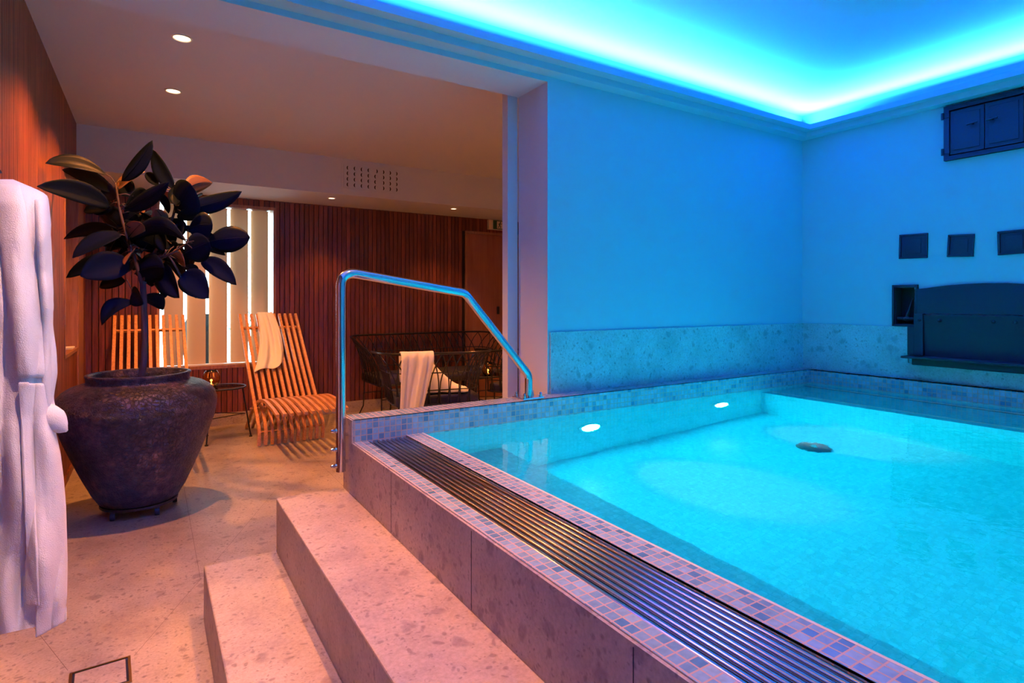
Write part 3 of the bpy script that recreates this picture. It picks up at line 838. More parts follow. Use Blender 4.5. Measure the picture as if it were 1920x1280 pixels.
# ================================================================== SLATTED LOUNGE CHAIRS
def slat_chair(loc, rz, label):
    r = empty('slatted_chair', loc, rz); tag(r, label, 'lounge chair', 'oak slatted lounge chairs by the window')
    n = 11; W = 0.535; pit = W / (n - 1)
    back = smooth_path([(0, 1.02, 1.105), (0, 0.56, 0.665), (0, 0.20, 0.335), (0, 0.075, 0.235), (0, 0.0, 0.165), (0, -0.02, 0.10), (0, 0.0, 0.012)], 5)
    seat = smooth_path([(0, 0.80, 0.012), (0, 0.66, 0.11), (0, 0.45, 0.25), (0, 0.25, 0.335), (0, 0.0, 0.392), (0, -0.22, 0.402), (0, -0.45, 0.385), (0, -0.62, 0.362)], 5)
    for i in range(n):
        x_ = i * pit
        MB().strap([(x_, p.y, p.z) for p in back], 0.0255, 0.032).build('back_slat', M['oak'], r, bevel=0.002)
    for i in range(n):
        x_ = i * pit + pit / 2 + 0.002
        MB().strap([(x_, p.y, p.z) for p in seat], 0.0265, 0.026).build('seat_slat', M['oak'], r, bevel=0.002)
    MB().strap([(-0.012, 0.912, 0.975), (W + 0.012, 0.912, 0.975)], 0.022, 0.02, side=(0, -0.69, 0.72)).build('back_rail', M['oak'], r)
    MB().tube([(-0.012, 0.355, 0.272), (W + 0.03, 0.355, 0.272)], 0.009, 10).tube([(-0.0, 0.02, 0.12), (W, 0.02, 0.12)], 0.007, 8).build('cross_rod', M['oak'], r)
    return r
CH = (0.783, 5.315, 0)
slat_chair(CH, math.radians(1.5), 'oak slatted lounge chair with a pinkish towel over its back')
slat_chair((-0.255, 5.315, 0), math.radians(1.0), 'oak slatted lounge chair behind the big dark plant pot')


# ================================================================== CLOTHS
def cloth(name, rows, thick, m, label, cat, group=None, sub=1):
    """rows: grid of points; solid sheet"""
    mb = MB().grid(rows)
    o = mb.build(name, m, smooth=True)
    s_ = o.modifiers.new('thick', 'SOLIDIFY'); s_.thickness = thick; s_.offset = 0
    ss = o.modifiers.new('sub', 'SUBSURF'); ss.levels = sub; ss.render_levels = sub
    tag(o, label, cat, group); return o

def lerp(a, b_, t_): return a + (b_ - a) * t_
def interp(tab, v_):
    for (a, x0), (b_, x1) in zip(tab, tab[1:]):
        if v_ <= b_: return lerp(x0, x1, (v_ - a) / (b_ - a) if b_ > a else 0)
    return tab[-1][1]

# towel on the chair back: front side follows the slope of the back slats, then over the top
def chair_slope(z): return 5.315 + 0.075 + (z - 0.235) * (1.02 - 0.075) / (1.105 - 0.235)
rows = []; nu, nv = 26, 30
for i in range(nu + 1):
    u = i / nu; row = []
    for k_ in range(-7, nv + 1):
        if k_ < 0:                      # back side, hanging behind
            v_ = -k_ / 7
            z = 1.125 - 0.20 * v_; x_ = lerp(0.918, 1.06, u) + 0.02 * v_ * (u - 0.5)
            yy = chair_slope(1.10) + 0.045 + 0.02 * v_ + 0.012 * math.sin(u * 14)
        else:
            v_ = k_ / nv
            zb = lerp(0.585, 0.665, u ** 1.3) + 0.02 * math.sin(u * 7)
            z = lerp(1.135, zb, v_)
            xl = interp([(0, 0.918), (0.3, 0.912), (0.6, 0.885), (0.85, 0.845), (1, 0.805)], v_)
            xr = interp([(0, 1.06), (0.25, 1.085), (0.5, 1.10), (0.8, 1.10), (1, 1.075)], v_)
            x_ = lerp(xl, xr, u)
            f_ = 0.022 * math.sin(u * 11 + 2.2 * v_) * (0.5 + v_) + 0.012 * math.sin(u * 23 - 3 * v_)
            yy = chair_slope(min(z, 1.10)) - 0.045 - 0.02 * math.sin(PI * min(1, v_ * 1.3)) + f_
            if v_ < 0.08: yy = lerp(chair_slope(1.10) + 0.01, yy, v_ / 0.08)
        row.append((x_, yy, z))
    rows.append(row)
cloth('bath_towel', rows, 0.007, M['terry'], 'white towel hanging over the back of the slatted chair', 'towel')

# ================================================================== TABLES AND CANDLES
def glass_table(loc, r, h, label, splay=1.21, a0=-4.6):
    o = empty('side_table', loc); tag(o, label, 'side table', 'round glass side tables')
    MB().lathe([(r - 0.006, h - 0.008), (r - 0.006, h - 0.001), (0.0001, h - 0.001)], n=48).build('table_top', M['tableglass'], o, smooth='auto')
    MB().tube([(r * math.cos(a), r * math.sin(a), h - 0.006) for a in [2 * PI * k_ / 48 for k_ in range(49)]], 0.008, 8, cap=False).build('table_rim', M['black'], o, smooth=True)
    for k_ in range(3):
        a = math.radians(a0 + 120 * k_)
        ca, sa = math.cos(a), math.sin(a)
        lg = MB().tube([(r * 0.86 * ca, r * 0.86 * sa, h - 0.01), (r * splay * ca, r * splay * sa, 0.012)], 0.0065, 8).build('table_leg', M['black'], o, smooth='auto')
        MB().lathe([(0.014, 0.0), (0.014, 0.008), (0.006, 0.014), (0.0001, 0.014)], (r * splay * ca, r * splay * sa, 0), 12).build('leg_foot', M['rubber'], lg)
    MB().tube([(r * 0.98 * math.cos(a), r * 0.98 * math.sin(a), h * 0.46) for a in [math.radians(a0 + 120 * k_) for k_ in range(4)]], 0.004, 6).build('leg_brace', M['black'], o)
    return o
TT = (0.543, 5.78, 0); TH_ = 0.475
glass_table(TT, 0.197, TH_, 'round glass table with thin black legs between the slatted chairs')

def candle(loc, label, s=1.0):
    o = empty('candle_holder', loc); o.scale = (s, s, s); tag(o, label, 'candle holder', 'amber glass candle holders')
    prof = [(0.030, 0.0), (0.034, 0.002), (0.05, 0.012), (0.068, 0.04), (0.077, 0.075), (0.074, 0.11), (0.062, 0.14), (0.050, 0.160), (0.047, 0.160), (0.059, 0.138), (0.071, 0.109), (0.074, 0.075), (0.065, 0.042), (0.047, 0.016), (0.028, 0.006), (0.0001, 0.006)]
    prof = [(r * 0.92, z * 0.92) for r, z in prof]
    MB().lathe(prof, n=72, rfun=lambda a, z: 1 + 0.025 * math.cos(12 * a)).build('glass_globe', M['amber'], o, smooth=True)
    MB().lathe([(0.018, 0.007), (0.018, 0.022), (0.0001, 0.022)], n=20).build('tealight', M['wax'], o, smooth='auto')
    MB().lathe([(0.0001, 0.022), (0.005, 0.027), (0.0055, 0.032), (0.003, 0.042), (0.0001, 0.052)], n=12).build('flame', M['flame'], o, smooth=True)
    add_light('candle_glow', 'POINT', (0, 0, 0.06), 1.2, (1.0, 0.45, 0.12), o, shadow_soft_size=0.01)
    return o
candle((0.462, 5.80, TH_), 'glowing amber glass candle holder on the table between slatted chairs')

# ================================================================== WIRE SOFAS
def wire_seat(name, loc, rz, W, Dp, seat_z, arm_z, back_z, label, cat, group, pitch=0.085, flare=0.11):
    o = empty(name, loc, rz); tag(o, label, cat, group)
    # U path: front left -> back -> front right (local: front is -y)
    rc = 0.14; pts = []
    def add(p): pts.append(Vector((p[0], p[1], 0)))
    n_side = max(6, int((Dp - rc) / 0.02)); n_back = max(8, int((W - 2 * rc) / 0.02))
    for k_ in range(n_side): add((-W / 2, -Dp / 2 + (Dp - rc) * k_ / n_side))
    for k_ in range(8): a = PI - (PI / 2) * k_ / 8; add((-W / 2 + rc + rc * math.cos(a), Dp / 2 - rc + rc * math.sin(a)))
    for k_ in range(n_back): add((-W / 2 + rc + (W - 2 * rc) * k_ / n_back, Dp / 2))
    for k_ in range(8): a = PI / 2 - (PI / 2) * k_ / 8; add((W / 2 - rc + rc * math.cos(a), Dp / 2 - rc + rc * math.sin(a)))
    for k_ in range(n_side + 1): add((W / 2, Dp / 2 - rc - (Dp - rc) * k_ / n_side))
    ln = [0.0]
    for a, b_ in zip(pts, pts[1:]): ln.append(ln[-1] + (b_ - a).length)
    Ltot = ln[-1]
    def at(s_):
        s_ = max(0, min(Ltot, s_))
        for i in range(len(ln) - 1):
            if s_ <= ln[i + 1]:
                t_ = (s_ - ln[i]) / (ln[i + 1] - ln[i]); p = pts[i].lerp(pts[i + 1], t_); d_ = (pts[i + 1] - pts[i]).normalized(); break
        return p, Vector((-d_.y, d_.x, 0))
    def ztop(s_):
        e = min(s_, Ltot - s_) / (Dp * 0.95); e = max(0, min(1, e)); e = e * e * (3 - 2 * e)
        return lerp(arm_z, back_z, e)
    def surf(s_, v_):
        p, nn = at(s_); z = lerp(seat_z, ztop(s_), v_)
        return p + nn * (flare * v_ ** 2.2) + Vector((0, 0, z))
    ns = int(Ltot / 0.04)
    fr = MB()
    for v_, rr in ((0.0, 0.008), (0.28, 0.005), (0.62, 0.005), (1.0, 0.011)):
        fr.tube([surf(Ltot * k_ / ns, v_) for k_ in range(ns + 1)], rr, 6)
    for s_ in (0, Ltot):
        fr.tube([surf(s_, v_ / 6) for v_ in range(7)], 0.007, 6)
    fr.tube([surf(0, 0), surf(Ltot, 0)], 0.007, 6)
    fr.build('seat_frame', M['wire'], o, smooth=True)
    wr = MB(); nw = int(Ltot / pitch); pw = Ltot / nw
    for k_ in range(nw):
        s0 = (k_ + 0.5) * pw
        for sg_ in (-1, 1):
            path = []
            for q in range(8):
                v_ = q / 7
                path.append(surf(s0 + sg_ * pw * (0.18 + 0.85 * v_ ** 2.0) - sg_ * pw * 0.25 * math.sin(PI * v_), v_))
            wr.tube(path, 0.0052, 6, cap=False)
    wr.build('wire_basket', M['wire'], o, smooth=True)
    MB().box(-W / 2 + 0.012, W / 2 - 0.012, -Dp / 2 + 0.0, Dp / 2 - 0.012, seat_z - 0.012, seat_z + 0.075).build('seat_cushion', M['cushion'], o, bevel=0.02)
    for sx in (-1, 1):
        for sy in (-1, 1):
            x_, y_ = sx * (W / 2 - 0.04), sy * (Dp / 2 - 0.05)
            MB().tube([(x_, y_, seat_z - 0.012), (x_ + sx * 0.01, y_ + sy * 0.01, 0.10), (x_ + sx * 0.045, y_ + sy * 0.05, 0.0)], 0.007, 8).build('leg', M['wire'], o, smooth='auto')
    MB().tube([(-W / 2 + 0.04, Dp / 2 - 0.05, seat_z * 0.62), (W / 2 - 0.04, Dp / 2 - 0.05, seat_z * 0.62)], 0.005, 6).tube([(-W / 2 + 0.04, -Dp / 2 + 0.05, seat_z * 0.62), (W / 2 - 0.04, -Dp / 2 + 0.05, seat_z * 0.62)], 0.005, 6).build('stretcher', M['wire'], o)
    return o
wire_seat('wire_sofa', (2.70, 5.93, 0), 0, 1.50, 0.66, 0.385, 0.76, 0.86, 'long black wire sofa against the slatted end wall', 'sofa', 'black wire lounge seats', flare=0.13)
AC, ARZ = (2.06, 4.58, 0), PI - 0.20
wire_seat('wire_armchair', AC, ARZ, 0.72, 0.52, 0.395, 0.80, 0.825, 'black wire armchair with its back to the pool and a towel over it', 'armchair', 'black wire lounge seats', flare=0.12)
wire_seat('wire_armchair', (3.10, 4.64, 0), PI + 0.55, 0.60, 0.56, 0.395, 0.78, 0.82, 'black wire armchair half hidden behind the white pillar', 'armchair', 'black wire lounge seats')
glass_table((3.02, 5.30, 0), 0.20, 0.47, 'round glass table in front of the wire sofa near the pillar')
candle((2.98, 5.22, 0.47), 'amber glass candle holder on the table by the wire sofa', 0.9)

# towel over the armchair back (laid out in the armchair's own frame)
AM = Matrix.Translation(AC) @ Matrix.Rotation(ARZ, 4, 'Z')
rows = []; nu, nv = 24, 30
for i in range(nu + 1):
    u = i / nu; row = []
    for k_ in range(-10, nv + 1):
        x_ = lerp(0.335, 0.075, u)
        ry = 0.38 - 0.05 * max(0, (x_ - 0.24) / 0.1) ** 2       # the rail bends in towards the corner
        if k_ < 0:
            v_ = -k_ / 10; z = 0.847 - 0.26 * v_; yy = ry - 0.03 - 0.09 * v_ ** 0.6 + 0.008 * math.sin(u * 12)
            x_ = lerp(x_, 0.20, 0.15 * v_)
        else:
            v_ = k_ / nv; z = lerp(0.853, 0.30, v_)
            xl = interp([(0, 0.335), (0.3, 0.34), (1, 0.355)], v_); xr = interp([(0, 0.075), (0.2, 0.08), (0.5, 0.12), (1, 0.185)], v_)
            x_ = lerp(xl, xr, u)
            yy = 0.415 + 0.022 * math.sin(u * 10 + 1.0 + v_) * (0.2 + 0.8 * v_) + 0.012 * math.sin(u * 21 + 2 * v_)
            if v_ < 0.10: yy = lerp(ry, yy, math.sin(PI / 2 * v_ / 0.10))
        row.append(AM @ Vector((x_, yy, z)))
    rows.append(row)
cloth('bath_towel', rows, 0.007, M['terry'], 'white towel draped over the back of the wire armchair', 'towel')

# white towel slumped on the seat of that armchair
rows = []; nu, nv = 28, 16
for i in range(nu + 1):
    u = i / nu; row = []
    top = interp([(0, 0.66), (0.12, 0.77), (0.25, 0.79), (0.45, 0.73), (0.62, 0.62), (0.8, 0.54), (1, 0.50)], u)
    for k_ in range(nv + 1):
        v_ = k_ / nv; a = v_ * PI
        x_ = lerp(0.27, -0.27, u) + 0.01 * math.sin(a * 5)
        hh = (top - 0.478) * math.sin(a) ** 0.8
        row.append(AM @ Vector((x_, 0.15 + (0.075 + 0.02 * math.sin(u * 9)) * math.cos(a) + 0.008 * math.sin(u * 30 + v_ * 8), 0.482 + hh + 0.005 * math.sin(u * 26 + v_ * 10) * math.sin(a))))
    rows.append(row)
cloth('crumpled_towel', rows, 0.008, M['terry'], 'white towel slumped on the seat of the wire armchair', 'towel')

# ================================================================== POT AND RUBBER PLANT
PC = (-0.054, 4.105)
tr = empty('plant_trolley', (PC[0], PC[1], 0)); tag(tr, 'black castered plant trolley under the big dark pot', 'plant trolley')
MB().lathe([(0.20, 0.052), (0.20, 0.066), (0.0001, 0.066)], n=40).lathe([(0.0001, 0.052), (0.20, 0.052)], n=40).build('trolley_plate', M['black'], tr, smooth='auto')
for k_ in range(5):
    a = math.radians(-72 * k_ - 62); x_, y_ = 0.185 * math.cos(a), 0.185 * math.sin(a)
    cs = MB().box(x_ - 0.012, x_ + 0.012, y_ - 0.012, y_ + 0.012, 0.036, 0.052).build('caster_fork', M['black'], tr)
    MB().lathe([(0.0001, -0.012), (0.020, -0.012), (0.022, -0.008), (0.022, 0.008), (0.020, 0.012), (0.0001, 0.012)], (x_, y_, 0.022), 20, 'X').build('caster_wheel', M['rubber'], cs, smooth='auto')

pl = empty('potted_rubber_plant', (PC[0], PC[1], 0.066)); tag(pl, 'tall dark-leaved rubber plant in a big rough dark pot', 'potted plant')
prof = [(0.0001, 0.0), (0.185, 0.0), (0.205, 0.012), (0.24, 0.07), (0.285, 0.17), (0.33, 0.28), (0.368, 0.38), (0.397, 0.47), (0.413, 0.54), (0.414, 0.585), (0.402, 0.625), (0.375, 0.660), (0.335, 0.685), (0.295, 0.698), (0.268, 0.705), (0.262, 0.715), (0.264, 0.735), (0.270, 0.745), (0.266, 0.753), (0.250, 0.753), (0.240, 0.745), (0.236, 0.70), (0.238, 0.66)]
def potr(a, z):
    return 1 + 0.006 * noise.noise(Vector((math.cos(a) * 3, math.sin(a) * 3, z * 6)))
MB().lathe(prof, n=96, rfun=potr).build('pot', M['pot'], pl, smooth=True)
MB().lathe([(0.240, 0.665), (0.15, 0.675), (0.0001, 0.68)], n=40).build('soil', M['soil'], pl, smooth=True)
PT = 3.45; base0 = Vector((PC[0], PC[1], 0.066))
def zp(zx, zy, dt=0.0):
    """photo zoom coordinates of the crown -> local point on the plant, dt = nearer/farther than the stem"""
    return spot_at(60 + zx / 3.368, 240 + zy / 3.368, PT + dt) - base0
stems = MB()
trunk = [Vector((0.0, 0, 0.66)), zp(712, 1400), zp(708, 1150), zp(700, 980)]
stems.tube(smooth_path(trunk, 5), [0.021 - 0.004 * k_ / 15 for k_ in range(16)], 10)
sl = [zp(700, 1000), zp(650, 830, -0.03), zp(605, 700, -0.05), zp(560, 540, -0.06), zp(528, 350, -0.05)]
sr = [zp(702, 1010), zp(740, 850, 0.03), zp(850, 660, 0.05), zp(900, 520, 0.05), zp(905, 400, 0.05)]
sm = [zp(705, 960), zp(790, 840, -0.05), zp(900, 780, -0.1), zp(985, 720, -0.1)]
sb = [zp(705, 1090), zp(640, 1030, -0.05), zp(600, 960, -0.08)]
for s_, r0 in ((sl, 0.012), (sr, 0.012), (sm, 0.010), (sb, 0.006)):
    p = smooth_path(s_, 5); stems.tube(p, [lerp(r0, r0 * 0.45, k_ / (len(p) - 1)) for k_ in range(len(p))], 8)
stem_pts = [q for s_ in (sl, sr, sm, sb, trunk[1:]) for q in smooth_path(s_, 8)]
# (base, tip, width, base dt, tip dt, arch, roll, underside)
LV = [
 (465, 290, 85, 222, 92, -.05, -.42, .14, .2), (520, 410, 190, 262, 75, 0, .15, .10, .3), (490, 490, 30, 368, 104, -.05, -.60, .10, -.2),
 (565, 335, 760, 78, 80, 0, -.05, -.10, .1), (545, 390, 715, 275, 95, .0, .12, .12, -.5, 1), (590, 520, 865, 340, 80, -.05, -.2, -.06, .2),
 (900, 385, 762, 137, 85, .05, .1, -.10, -.1), (800, 360, 715, 285, 52, .05, .2, .05, .2), (790, 395, 862, 540, 62, .05, .15, .05, .3),
 (965, 400, 1140, 345, 92, .05, .2, .22, .7, 1), (905, 535, 1000, 352, 185, .0, -.14, .05, 0), (940, 512, 1325, 400, 92, .05, .0, -.10, .2),
 (600, 690, 385, 500, 130, 0, .15, .10, -.3), (600, 705, 692, 600, 90, 0, -.12, .05, .6, 1), (560, 660, 200, 700, 72, 0, .15, .16, .1),
 (570, 665, 255, 820, 88, -.05, -.22, .14, .1), (612, 705, 965, 712, 92, 0, -.20, .36, .1), (680, 530, 805, 635, 52, 0, .2, .05, .3),
 (850, 600, 780, 510, 55, .05, -.05, .05, .5, 1), (860, 690, 880, 560, 85, .05, .15, .0, .2), (985, 640, 1140, 610, 135, .0, -.1, .12, 0),
 (1105, 720, 1377, 690, 132, -.05, -.15, .04, 0), (915, 625, 1197, 710, 44, .05, -.05, .05, .5), (955, 800, 1120, 720, 145, -.05, -.15, .05, .1),
 (1115, 770, 1222, 805, 36, 0, .1, .15, .3), (1070, 830, 1290, 990, 88, -.05, -.12, .14, -.2), (960, 870, 1050, 925, 62, 0, .1, .1, .2),
 (880, 800, 965, 860, 92, -.02, -.10, .05, .6, 1), (770, 825, 880, 850, 62, 0, .08, .1, .6, 1), (650, 770, 585, 862, 72, -.05, -.16, .05, .5, 1),
 (600, 850, 215, 945, 92, 0, -.05, .22, .1), (620, 850, 305, 935, 145, -.05, -.22, .10, -.1), (590, 965, 425, 1005, 72, -.05, .05, .12, .1),
 (650, 920, 835, 880, 150, 0, -.15, .10, .1), (800, 880, 930, 1072, 125, 0, -.15, .10, .2), (940, 930, 1115, 1075, 135, -.05, -.1, .20, -.1),
 (775, 980, 832, 1075, 80, 0, .12, .08, .2), (960, 990, 1035, 1075, 80, -.05, .05, .08, .2), (645, 1095, 440, 1245, 78, -.05, -.12, .42, .1),
 (700, 1060, 828, 1150, 95, 0, .12, .2, .1), (630, 1040, 705, 1110, 95, -.05, -.15, .10, .2), (690, 790, 735, 730, 60, .0, .2, .05, .2),
 (880, 730, 985, 770, 115, .0, .18, .10, .2), (500, 690, 610, 760, 120, .05, .2, .0, .2), (560, 800, 640, 900, 130, .05, .2, .05, .1),
 (700, 850, 800, 950, 150, .05, .22, .05, .2), (620, 640, 700, 470, 70, .05, .2, .0, .4, 1), (840, 840, 940, 960, 120, .0, .2, .1, .2),
 (500, 700, 570, 600, 110, .05, .2, .0, .3), (640, 430, 560, 330, 90, 0, .2, .0, .3), (700, 640, 800, 700, 70, .1, .25, .1, .2),
]
rl = random.Random(11)
for _k in range(46):        # smaller inner leaves that fill the crown
    ang = rl.uniform(0, 2 * PI); rr = rl.uniform(0.2, 1.0) ** 0.6
    cx_, cy_ = rl.choice([(560, 640), (640, 760), (700, 880), (860, 800), (960, 720), (900, 520), (560, 480)])
    bx, by = cx_ + 60 * rr * math.cos(ang), cy_ + 50 * rr * math.sin(ang)
    ln_ = rl.uniform(110, 190)
    LV.append((bx, by, bx + ln_ * math.cos(ang), by + 0.75 * ln_ * math.sin(ang), rl.uniform(75, 120), rl.uniform(-.08, .12), rl.uniform(0.0, .28), rl.uniform(0, .25), rl.uniform(-.5, .5)) + ((1,) if rl.random() < .05 else ()))
FOL = MB()
for lv in LV:
    bx, by, tx, ty, wz, bd, td, arch_, roll = lv[:9]; und = len(lv) > 9
    b_, t_ = zp(bx, by, bd), zp(tx, ty, td)
    ax = t_ - b_; Ln = ax.length; w_ = 1.26 * wz / 3.368 * PT / 1080
    view = F3
    side = ax.cross(view).normalized()
    if side.length < 0.5: side = R3
    side = (Matrix.Rotation(roll, 3, ax.normalized()) @ side)
    nrm = side.cross(ax).normalized()
    upv = U3 - ax.normalized() * U3.dot(ax.normalized())
    up_ = upv.normalized() if upv.length > 0.1 else nrm
    nL, nW = 12, 3
    P = []
    for i in range(nL + 1):
        s_ = i / nL
        prof_w = (math.sin(PI * min(1, s_ ** 0.9)) ** 0.6) * (1 - 0.2 * s_ ** 4) if 0 < s_ < 1 else 0.02
        c_ = b_ + ax * s_ + up_ * (arch_ * Ln * 4 * s_ * (1 - s_) * 0.5)
        row = []
        for k_ in range(-nW, nW + 1):
            q = k_ / nW
            row.append(c_ + side * (q * w_ / 2 * prof_w) + nrm * (abs(q) * 0.16 * w_ * prof_w) * (1 if nrm.z > 0 else -1))
        P.append(row)
    FOL.grid(P, mi=1 if und else 0)
    near = min(stem_pts, key=lambda p_: (p_ - b_).length)
    mid = (near + b_) / 2 + Vector((0, 0, 0.01))
    stems.tube([near, mid, b_], 0.0035, 5)
    ribp = [P[i][nW] + nrm * (-0.002 if nrm.z > 0 else 0.002) for i in range(nL)]
    FOL.tube(ribp, [0.0028 - 0.0018 * i / nL for i in range(nL)], 4, mi=0)
stems.build('stem', M['bark'], pl, smooth=True)
fo = FOL.build('foliage', [M['leaf'], M['leaf_under']], pl, smooth=True)
so = fo.modifiers.new('thick', 'SOLIDIFY'); so.thickness = 0.0014

# ================================================================== BATHROBE ON ITS HOOK
robe_c = spot_at(20, 563, 1.5); robe_c.z = 0
rb = empty('bathrobe', (robe_c.x, robe_c.y, 1.60)); tag(rb, 'white terry bathrobe hanging from the hook rail at the left', 'bathrobe')
def PXR(px, py, dt=0.0): return spot_at(px, py, 1.5 + dt) - Vector((robe_c.x, robe_c.y, 1.60))
sil = [(335, 22), (340, 34), (350, 58), (360, 80), (368, 90), (380, 92), (420, 96), (450, 95), (480, 92), (510, 92), (545, 99), (575, 101), (610, 97), (640, 96), (700, 97), (740, 95), (780, 97), (815, 106), (850, 114), (900, 120), (950, 124), (1050, 127), (1120, 126), (1165, 122)]
lef = [(335, -20), (360, -60), (450, -85), (700, -90), (1165, -105)]
def robe_dep(y_): return interp([(335, 0.02), (350, 0.05), (380, 0.075), (450, 0.095), (700, 0.105), (1170, 0.12)], y_)
def robe_front(px, py):
    """depth of the cloth front (towards the room) at a height and breadth"""
    xr, xl = interp(sil, py), interp(lef, py); cx = (xr + xl) / 2; a_ = (xr - xl) / 2
    q = max(-0.97, min(0.97, (px - cx) / a_))
    return -robe_dep(py) * math.sqrt(1 - q * q) - robe_fold(px, py) * (1 - q ** 6)
def crease(t_): return 1 - abs(math.sin(t_)) ** 0.7        # rounded ridges with sharp valleys
def robe_fold(px, py):
    fs = interp([(335, 0.0), (380, 0.35), (450, 0.8), (700, 1.0), (1170, 1.3)], py)
    w_ = 10 * math.sin(py * 0.006) + 5 * math.sin(py * 0.017 + 1)
    f1 = 0.020 * (0.5 - crease((px + w_ + 0.03 * (py - 700)) * 0.052))
    f2 = 0.007 * math.sin((px - 0.35 * py) * 0.060)
    f3 = 0.006 * noise.noise(Vector((px * 0.03, py * 0.008, 3.1))) + 0.0022 * noise.noise(Vector((px * 0.12, py * 0.03, 7.7)))
    return fs * (f1 + f2 + f3)
nz, na = 120, 120; P = []
for i in range(nz + 1):
    y_ = lerp(336, 1170, (i / nz) ** 1.1)
    xr, xl = interp(sil, y_), interp(lef, y_); cx = (xr + xl) / 2; a_ = (xr - xl) / 2
    row = []
    for k_ in range(na):
        a = 2 * PI * k_ / na
        px_ = cx + a_ * math.cos(a) * (0.97 if abs(math.cos(a)) > 2 else 1)
        d_ = robe_front(px_, y_) if math.sin(a) > 0 else robe_dep(y_) * 0.8 * -math.sin(a)
        if 0 < math.sin(a) < 0.3: d_ = lerp(0, d_, math.sin(a) / 0.3)
        t_ = max(0.0, (y_ - 1080) / 90)
        row.append(PXR(px_, y_ + t_ * (26 - (px_ + 30) * 0.22), d_))
    P.append(row)
mb = MB(); cols = [[P[i][k_] for i in range(nz + 1)] for k_ in range(na)]
mb.grid(cols, closed_u=True, flip=True)
mb.f.append(tuple(k_ * (nz + 1) for k_ in range(na))); mb.mi.append(0)
robe_body = mb.build('robe_body', M['terry'], rb, smooth=True)
def flap(name, edge_l, edge_r, y0, y1, off, n1=16, n2=60, tip=0.0, puff=0.0):
    """a layer of cloth lying on the front of the robe body"""
    rows_ = []
    for i in range(n1 + 1):
        u = i / n1; row = []
        for k_ in range(n2 + 1):
            v_ = k_ / n2; y_ = lerp(y0, y1, v_)
            x_ = lerp(interp(edge_l, y_), interp(edge_r, y_), u)
            edge = math.sin(PI * min(1, max(0, v_))) ** 0.3 if puff else 1
            d_ = robe_front(x_, y_) - off - puff * math.sin(PI * u) ** 0.7 * edge
            row.append(PXR(x_, y_ + tip * (0.5 - u) * v_ ** 12, d_))
        rows_.append(row)
    m_ = MB().grid(rows_); o_ = m_.build(name, M['terry'], rb, smooth=True)
    s_ = o_.modifiers.new('thick', 'SOLIDIFY'); s_.thickness = 0.007; s_.offset = 0
    ss = o_.modifiers.new('sub', 'SUBSURF'); ss.levels = 1; ss.render_levels = 1
    return o_
flap('front_panel', [(716, 52), (900, 62), (1010, 70), (1190, 66)], [(716, 92), (745, 96), (900, 118), (1165, 125)], 718, 1180, 0.005, tip=34)
flap('front_band', [(716, 36), (900, 44), (1160, 52)], [(716, 54), (900, 64), (1160, 76)], 716, 1135, 0.009)
flap('collar', [(342, -20), (420, -5), (520, 8), (620, 22), (712, 34)], [(342, 36), (380, 46), (450, 56), (600, 78), (712, 92)], 346, 708, 0.004, puff=0.012)
flap('sleeve', [(372, 66), (450, 70), (600, 80), (720, 80), (800, 92)], [(372, 86), (450, 94), (545, 98), (610, 97), (660, 104), (700, 106), (745, 98), (800, 108)], 374, 800, -0.002, puff=0.022)
mb = MB(); mb.tube(smooth_path([PXR(84, 760, -0.04), PXR(98, 782, -0.045), PXR(114, 800, -0.04), PXR(126, 808, -0.035)], 4), [0.012, 0.018, 0.022, 0.025, 0.027, 0.026, 0.024, 0.021, 0.018, 0.015, 0.011, 0.007, 0.003], 14); mb.build('cuff', M['terry'], rb, smooth=True)

hk = empty('hook_rail', (XL, robe_c.y + 0.02, 1.64)); tag(hk, 'black hook arm on the slatted wall carrying the bathrobe', 'hook')
MB().box(0.0, 0.008, -0.03, 0.03, -0.04, 0.04).build('hook_plate', M['black'], hk, bevel=0.002)
tip = spot_at(2, 320, 1.5) - Vector((XL, robe_c.y + 0.02, 1.64))
MB().tube([(0.008, 0, 0.0), (0.10, -0.01, -0.035), (tip.x - 0.04, tip.y, tip.z - 0.02), tip], 0.006, 10).build('hook_arm', M['black'], hk, smooth='auto')

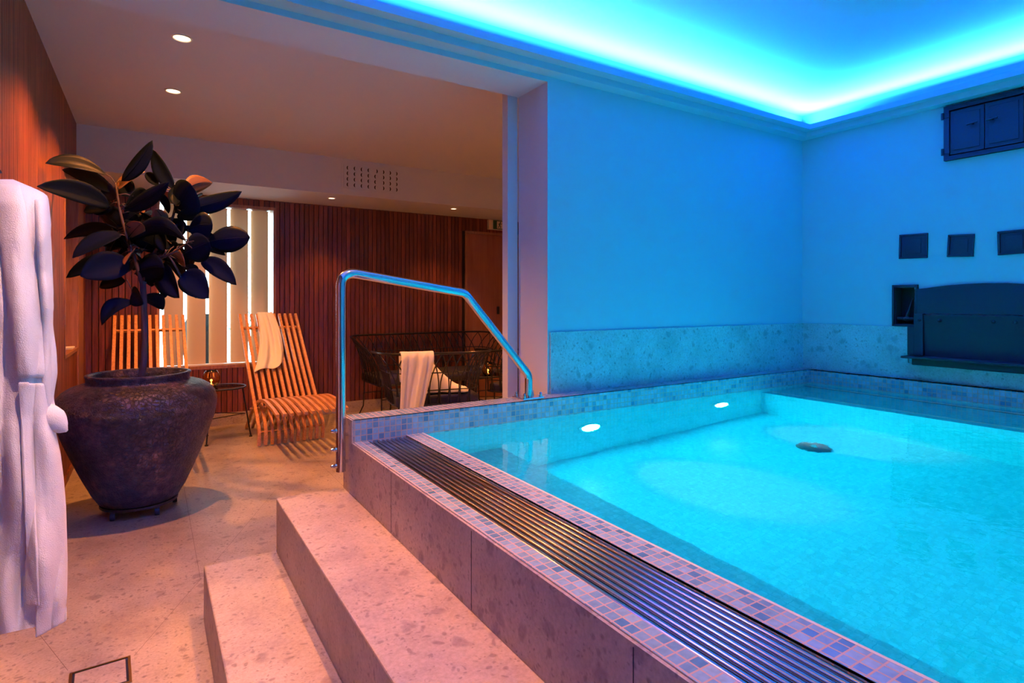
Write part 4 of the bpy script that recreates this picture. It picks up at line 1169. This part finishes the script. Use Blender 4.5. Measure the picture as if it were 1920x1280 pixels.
# ================================================================== LOUVRES AND WHAT STANDS OUTSIDE
for i in range(5):
    cx = 0.185 + 0.195 * i
    o = empty('window_louvre', (cx + 0.005, YE + 0.075, WZ0 + 0.014)); o.rotation_euler = (0, 0, math.radians(-12))
    tag(o, ['leftmost upright linen louvre in the window, behind the leaves', 'second upright linen louvre from the left in the window', 'middle upright linen louvre in the window', 'fourth upright linen louvre from the left in the window', 'rightmost upright linen louvre in the window'][i], 'louvre', 'upright louvres in the window')
    rows = []
    for k_ in range(13):
        q = -1 + 2 * k_ / 12
        rows.append([(q * 0.084, -0.022 * (1 - q * q) + 0.008, z_) for z_ in (0.0, WZ1 - WZ0 - 0.02)])
    m_ = MB().grid(rows, flip=False); l_ = m_.build('louvre_blade', M['louvre'], o, smooth=True)
    MB().box(-0.07, 0.07, -0.012, 0.006, WZ1 - WZ0 - 0.02, WZ1 - WZ0 - 0.014).build('louvre_carrier', M['white'], o)

og = MB().box(-4, 6, YE + 0.25, YE + 6, -0.1, 0.0)
structure(og, 'floor_terrace', M['paving'])
pt = empty('outdoor_planter', (0.50, YE + 0.75, 0)); tag(pt, 'dark rounded pot standing outside behind the window louvres', 'planter')
MB().lathe([(0.0001, 0.45), (0.13, 0.45), (0.19, 0.60), (0.215, 0.80), (0.20, 0.98), (0.14, 1.10), (0.13, 1.08), (0.0001, 1.07)], n=8).build('planter_bowl', M['void'], pt)
MB().tube([(0, 0, 0), (0, 0, 0.46)], 0.05, 10).lathe([(0.15, 0.0), (0.15, 0.02), (0.0001, 0.02)], n=20).build('planter_foot', M['black'], pt)
def shrub(loc, h, label):
    m_ = MB(); random.seed(int(loc[0] * 100))
    for k_ in range(220):
        c_ = Vector((random.gauss(0, 0.16), random.gauss(0, 0.14), random.uniform(0.05, h))); d_ = Vector((random.uniform(-1, 1), random.uniform(-1, 1), random.uniform(-.3, 1))).normalized() * 0.07
        s2 = d_.cross(Vector((random.random(), random.random(), 0.3))).normalized() * 0.02
        m_.quad_pts([c_, c_ + d_ * .5 + s2, c_ + d_, c_ + d_ * .5 - s2])
    for k_ in range(6): m_.tube([(0, 0, 0), (random.gauss(0, .05), random.gauss(0, .05), h * .5), (random.gauss(0, .12), random.gauss(0, .12), h * .95)], 0.006, 5)
    o_ = m_.build('garden_shrub', M['foliage_out'], loc=loc); tag(o_, label, 'shrub', 'shrubs outside the window'); return o_
shrub((1.28, YE + 1.5, 0), 1.1, 'pale green shrub outside the window, seen in the gap beside the right slatted chair')

# papers on the side sill
pp_ = MB().box(-0.045, 0.045, -0.10, 0.10, 0.0, 0.006).box(-0.040, 0.045, -0.09, 0.095, 0.0065, 0.012)
o = pp_.build('paper_stack', M['paper'], loc=(XL - 0.055, 5.60, RZ0 + 0.002)); tag(o, 'small stack of white papers on the sill in the left wall recess', 'papers')
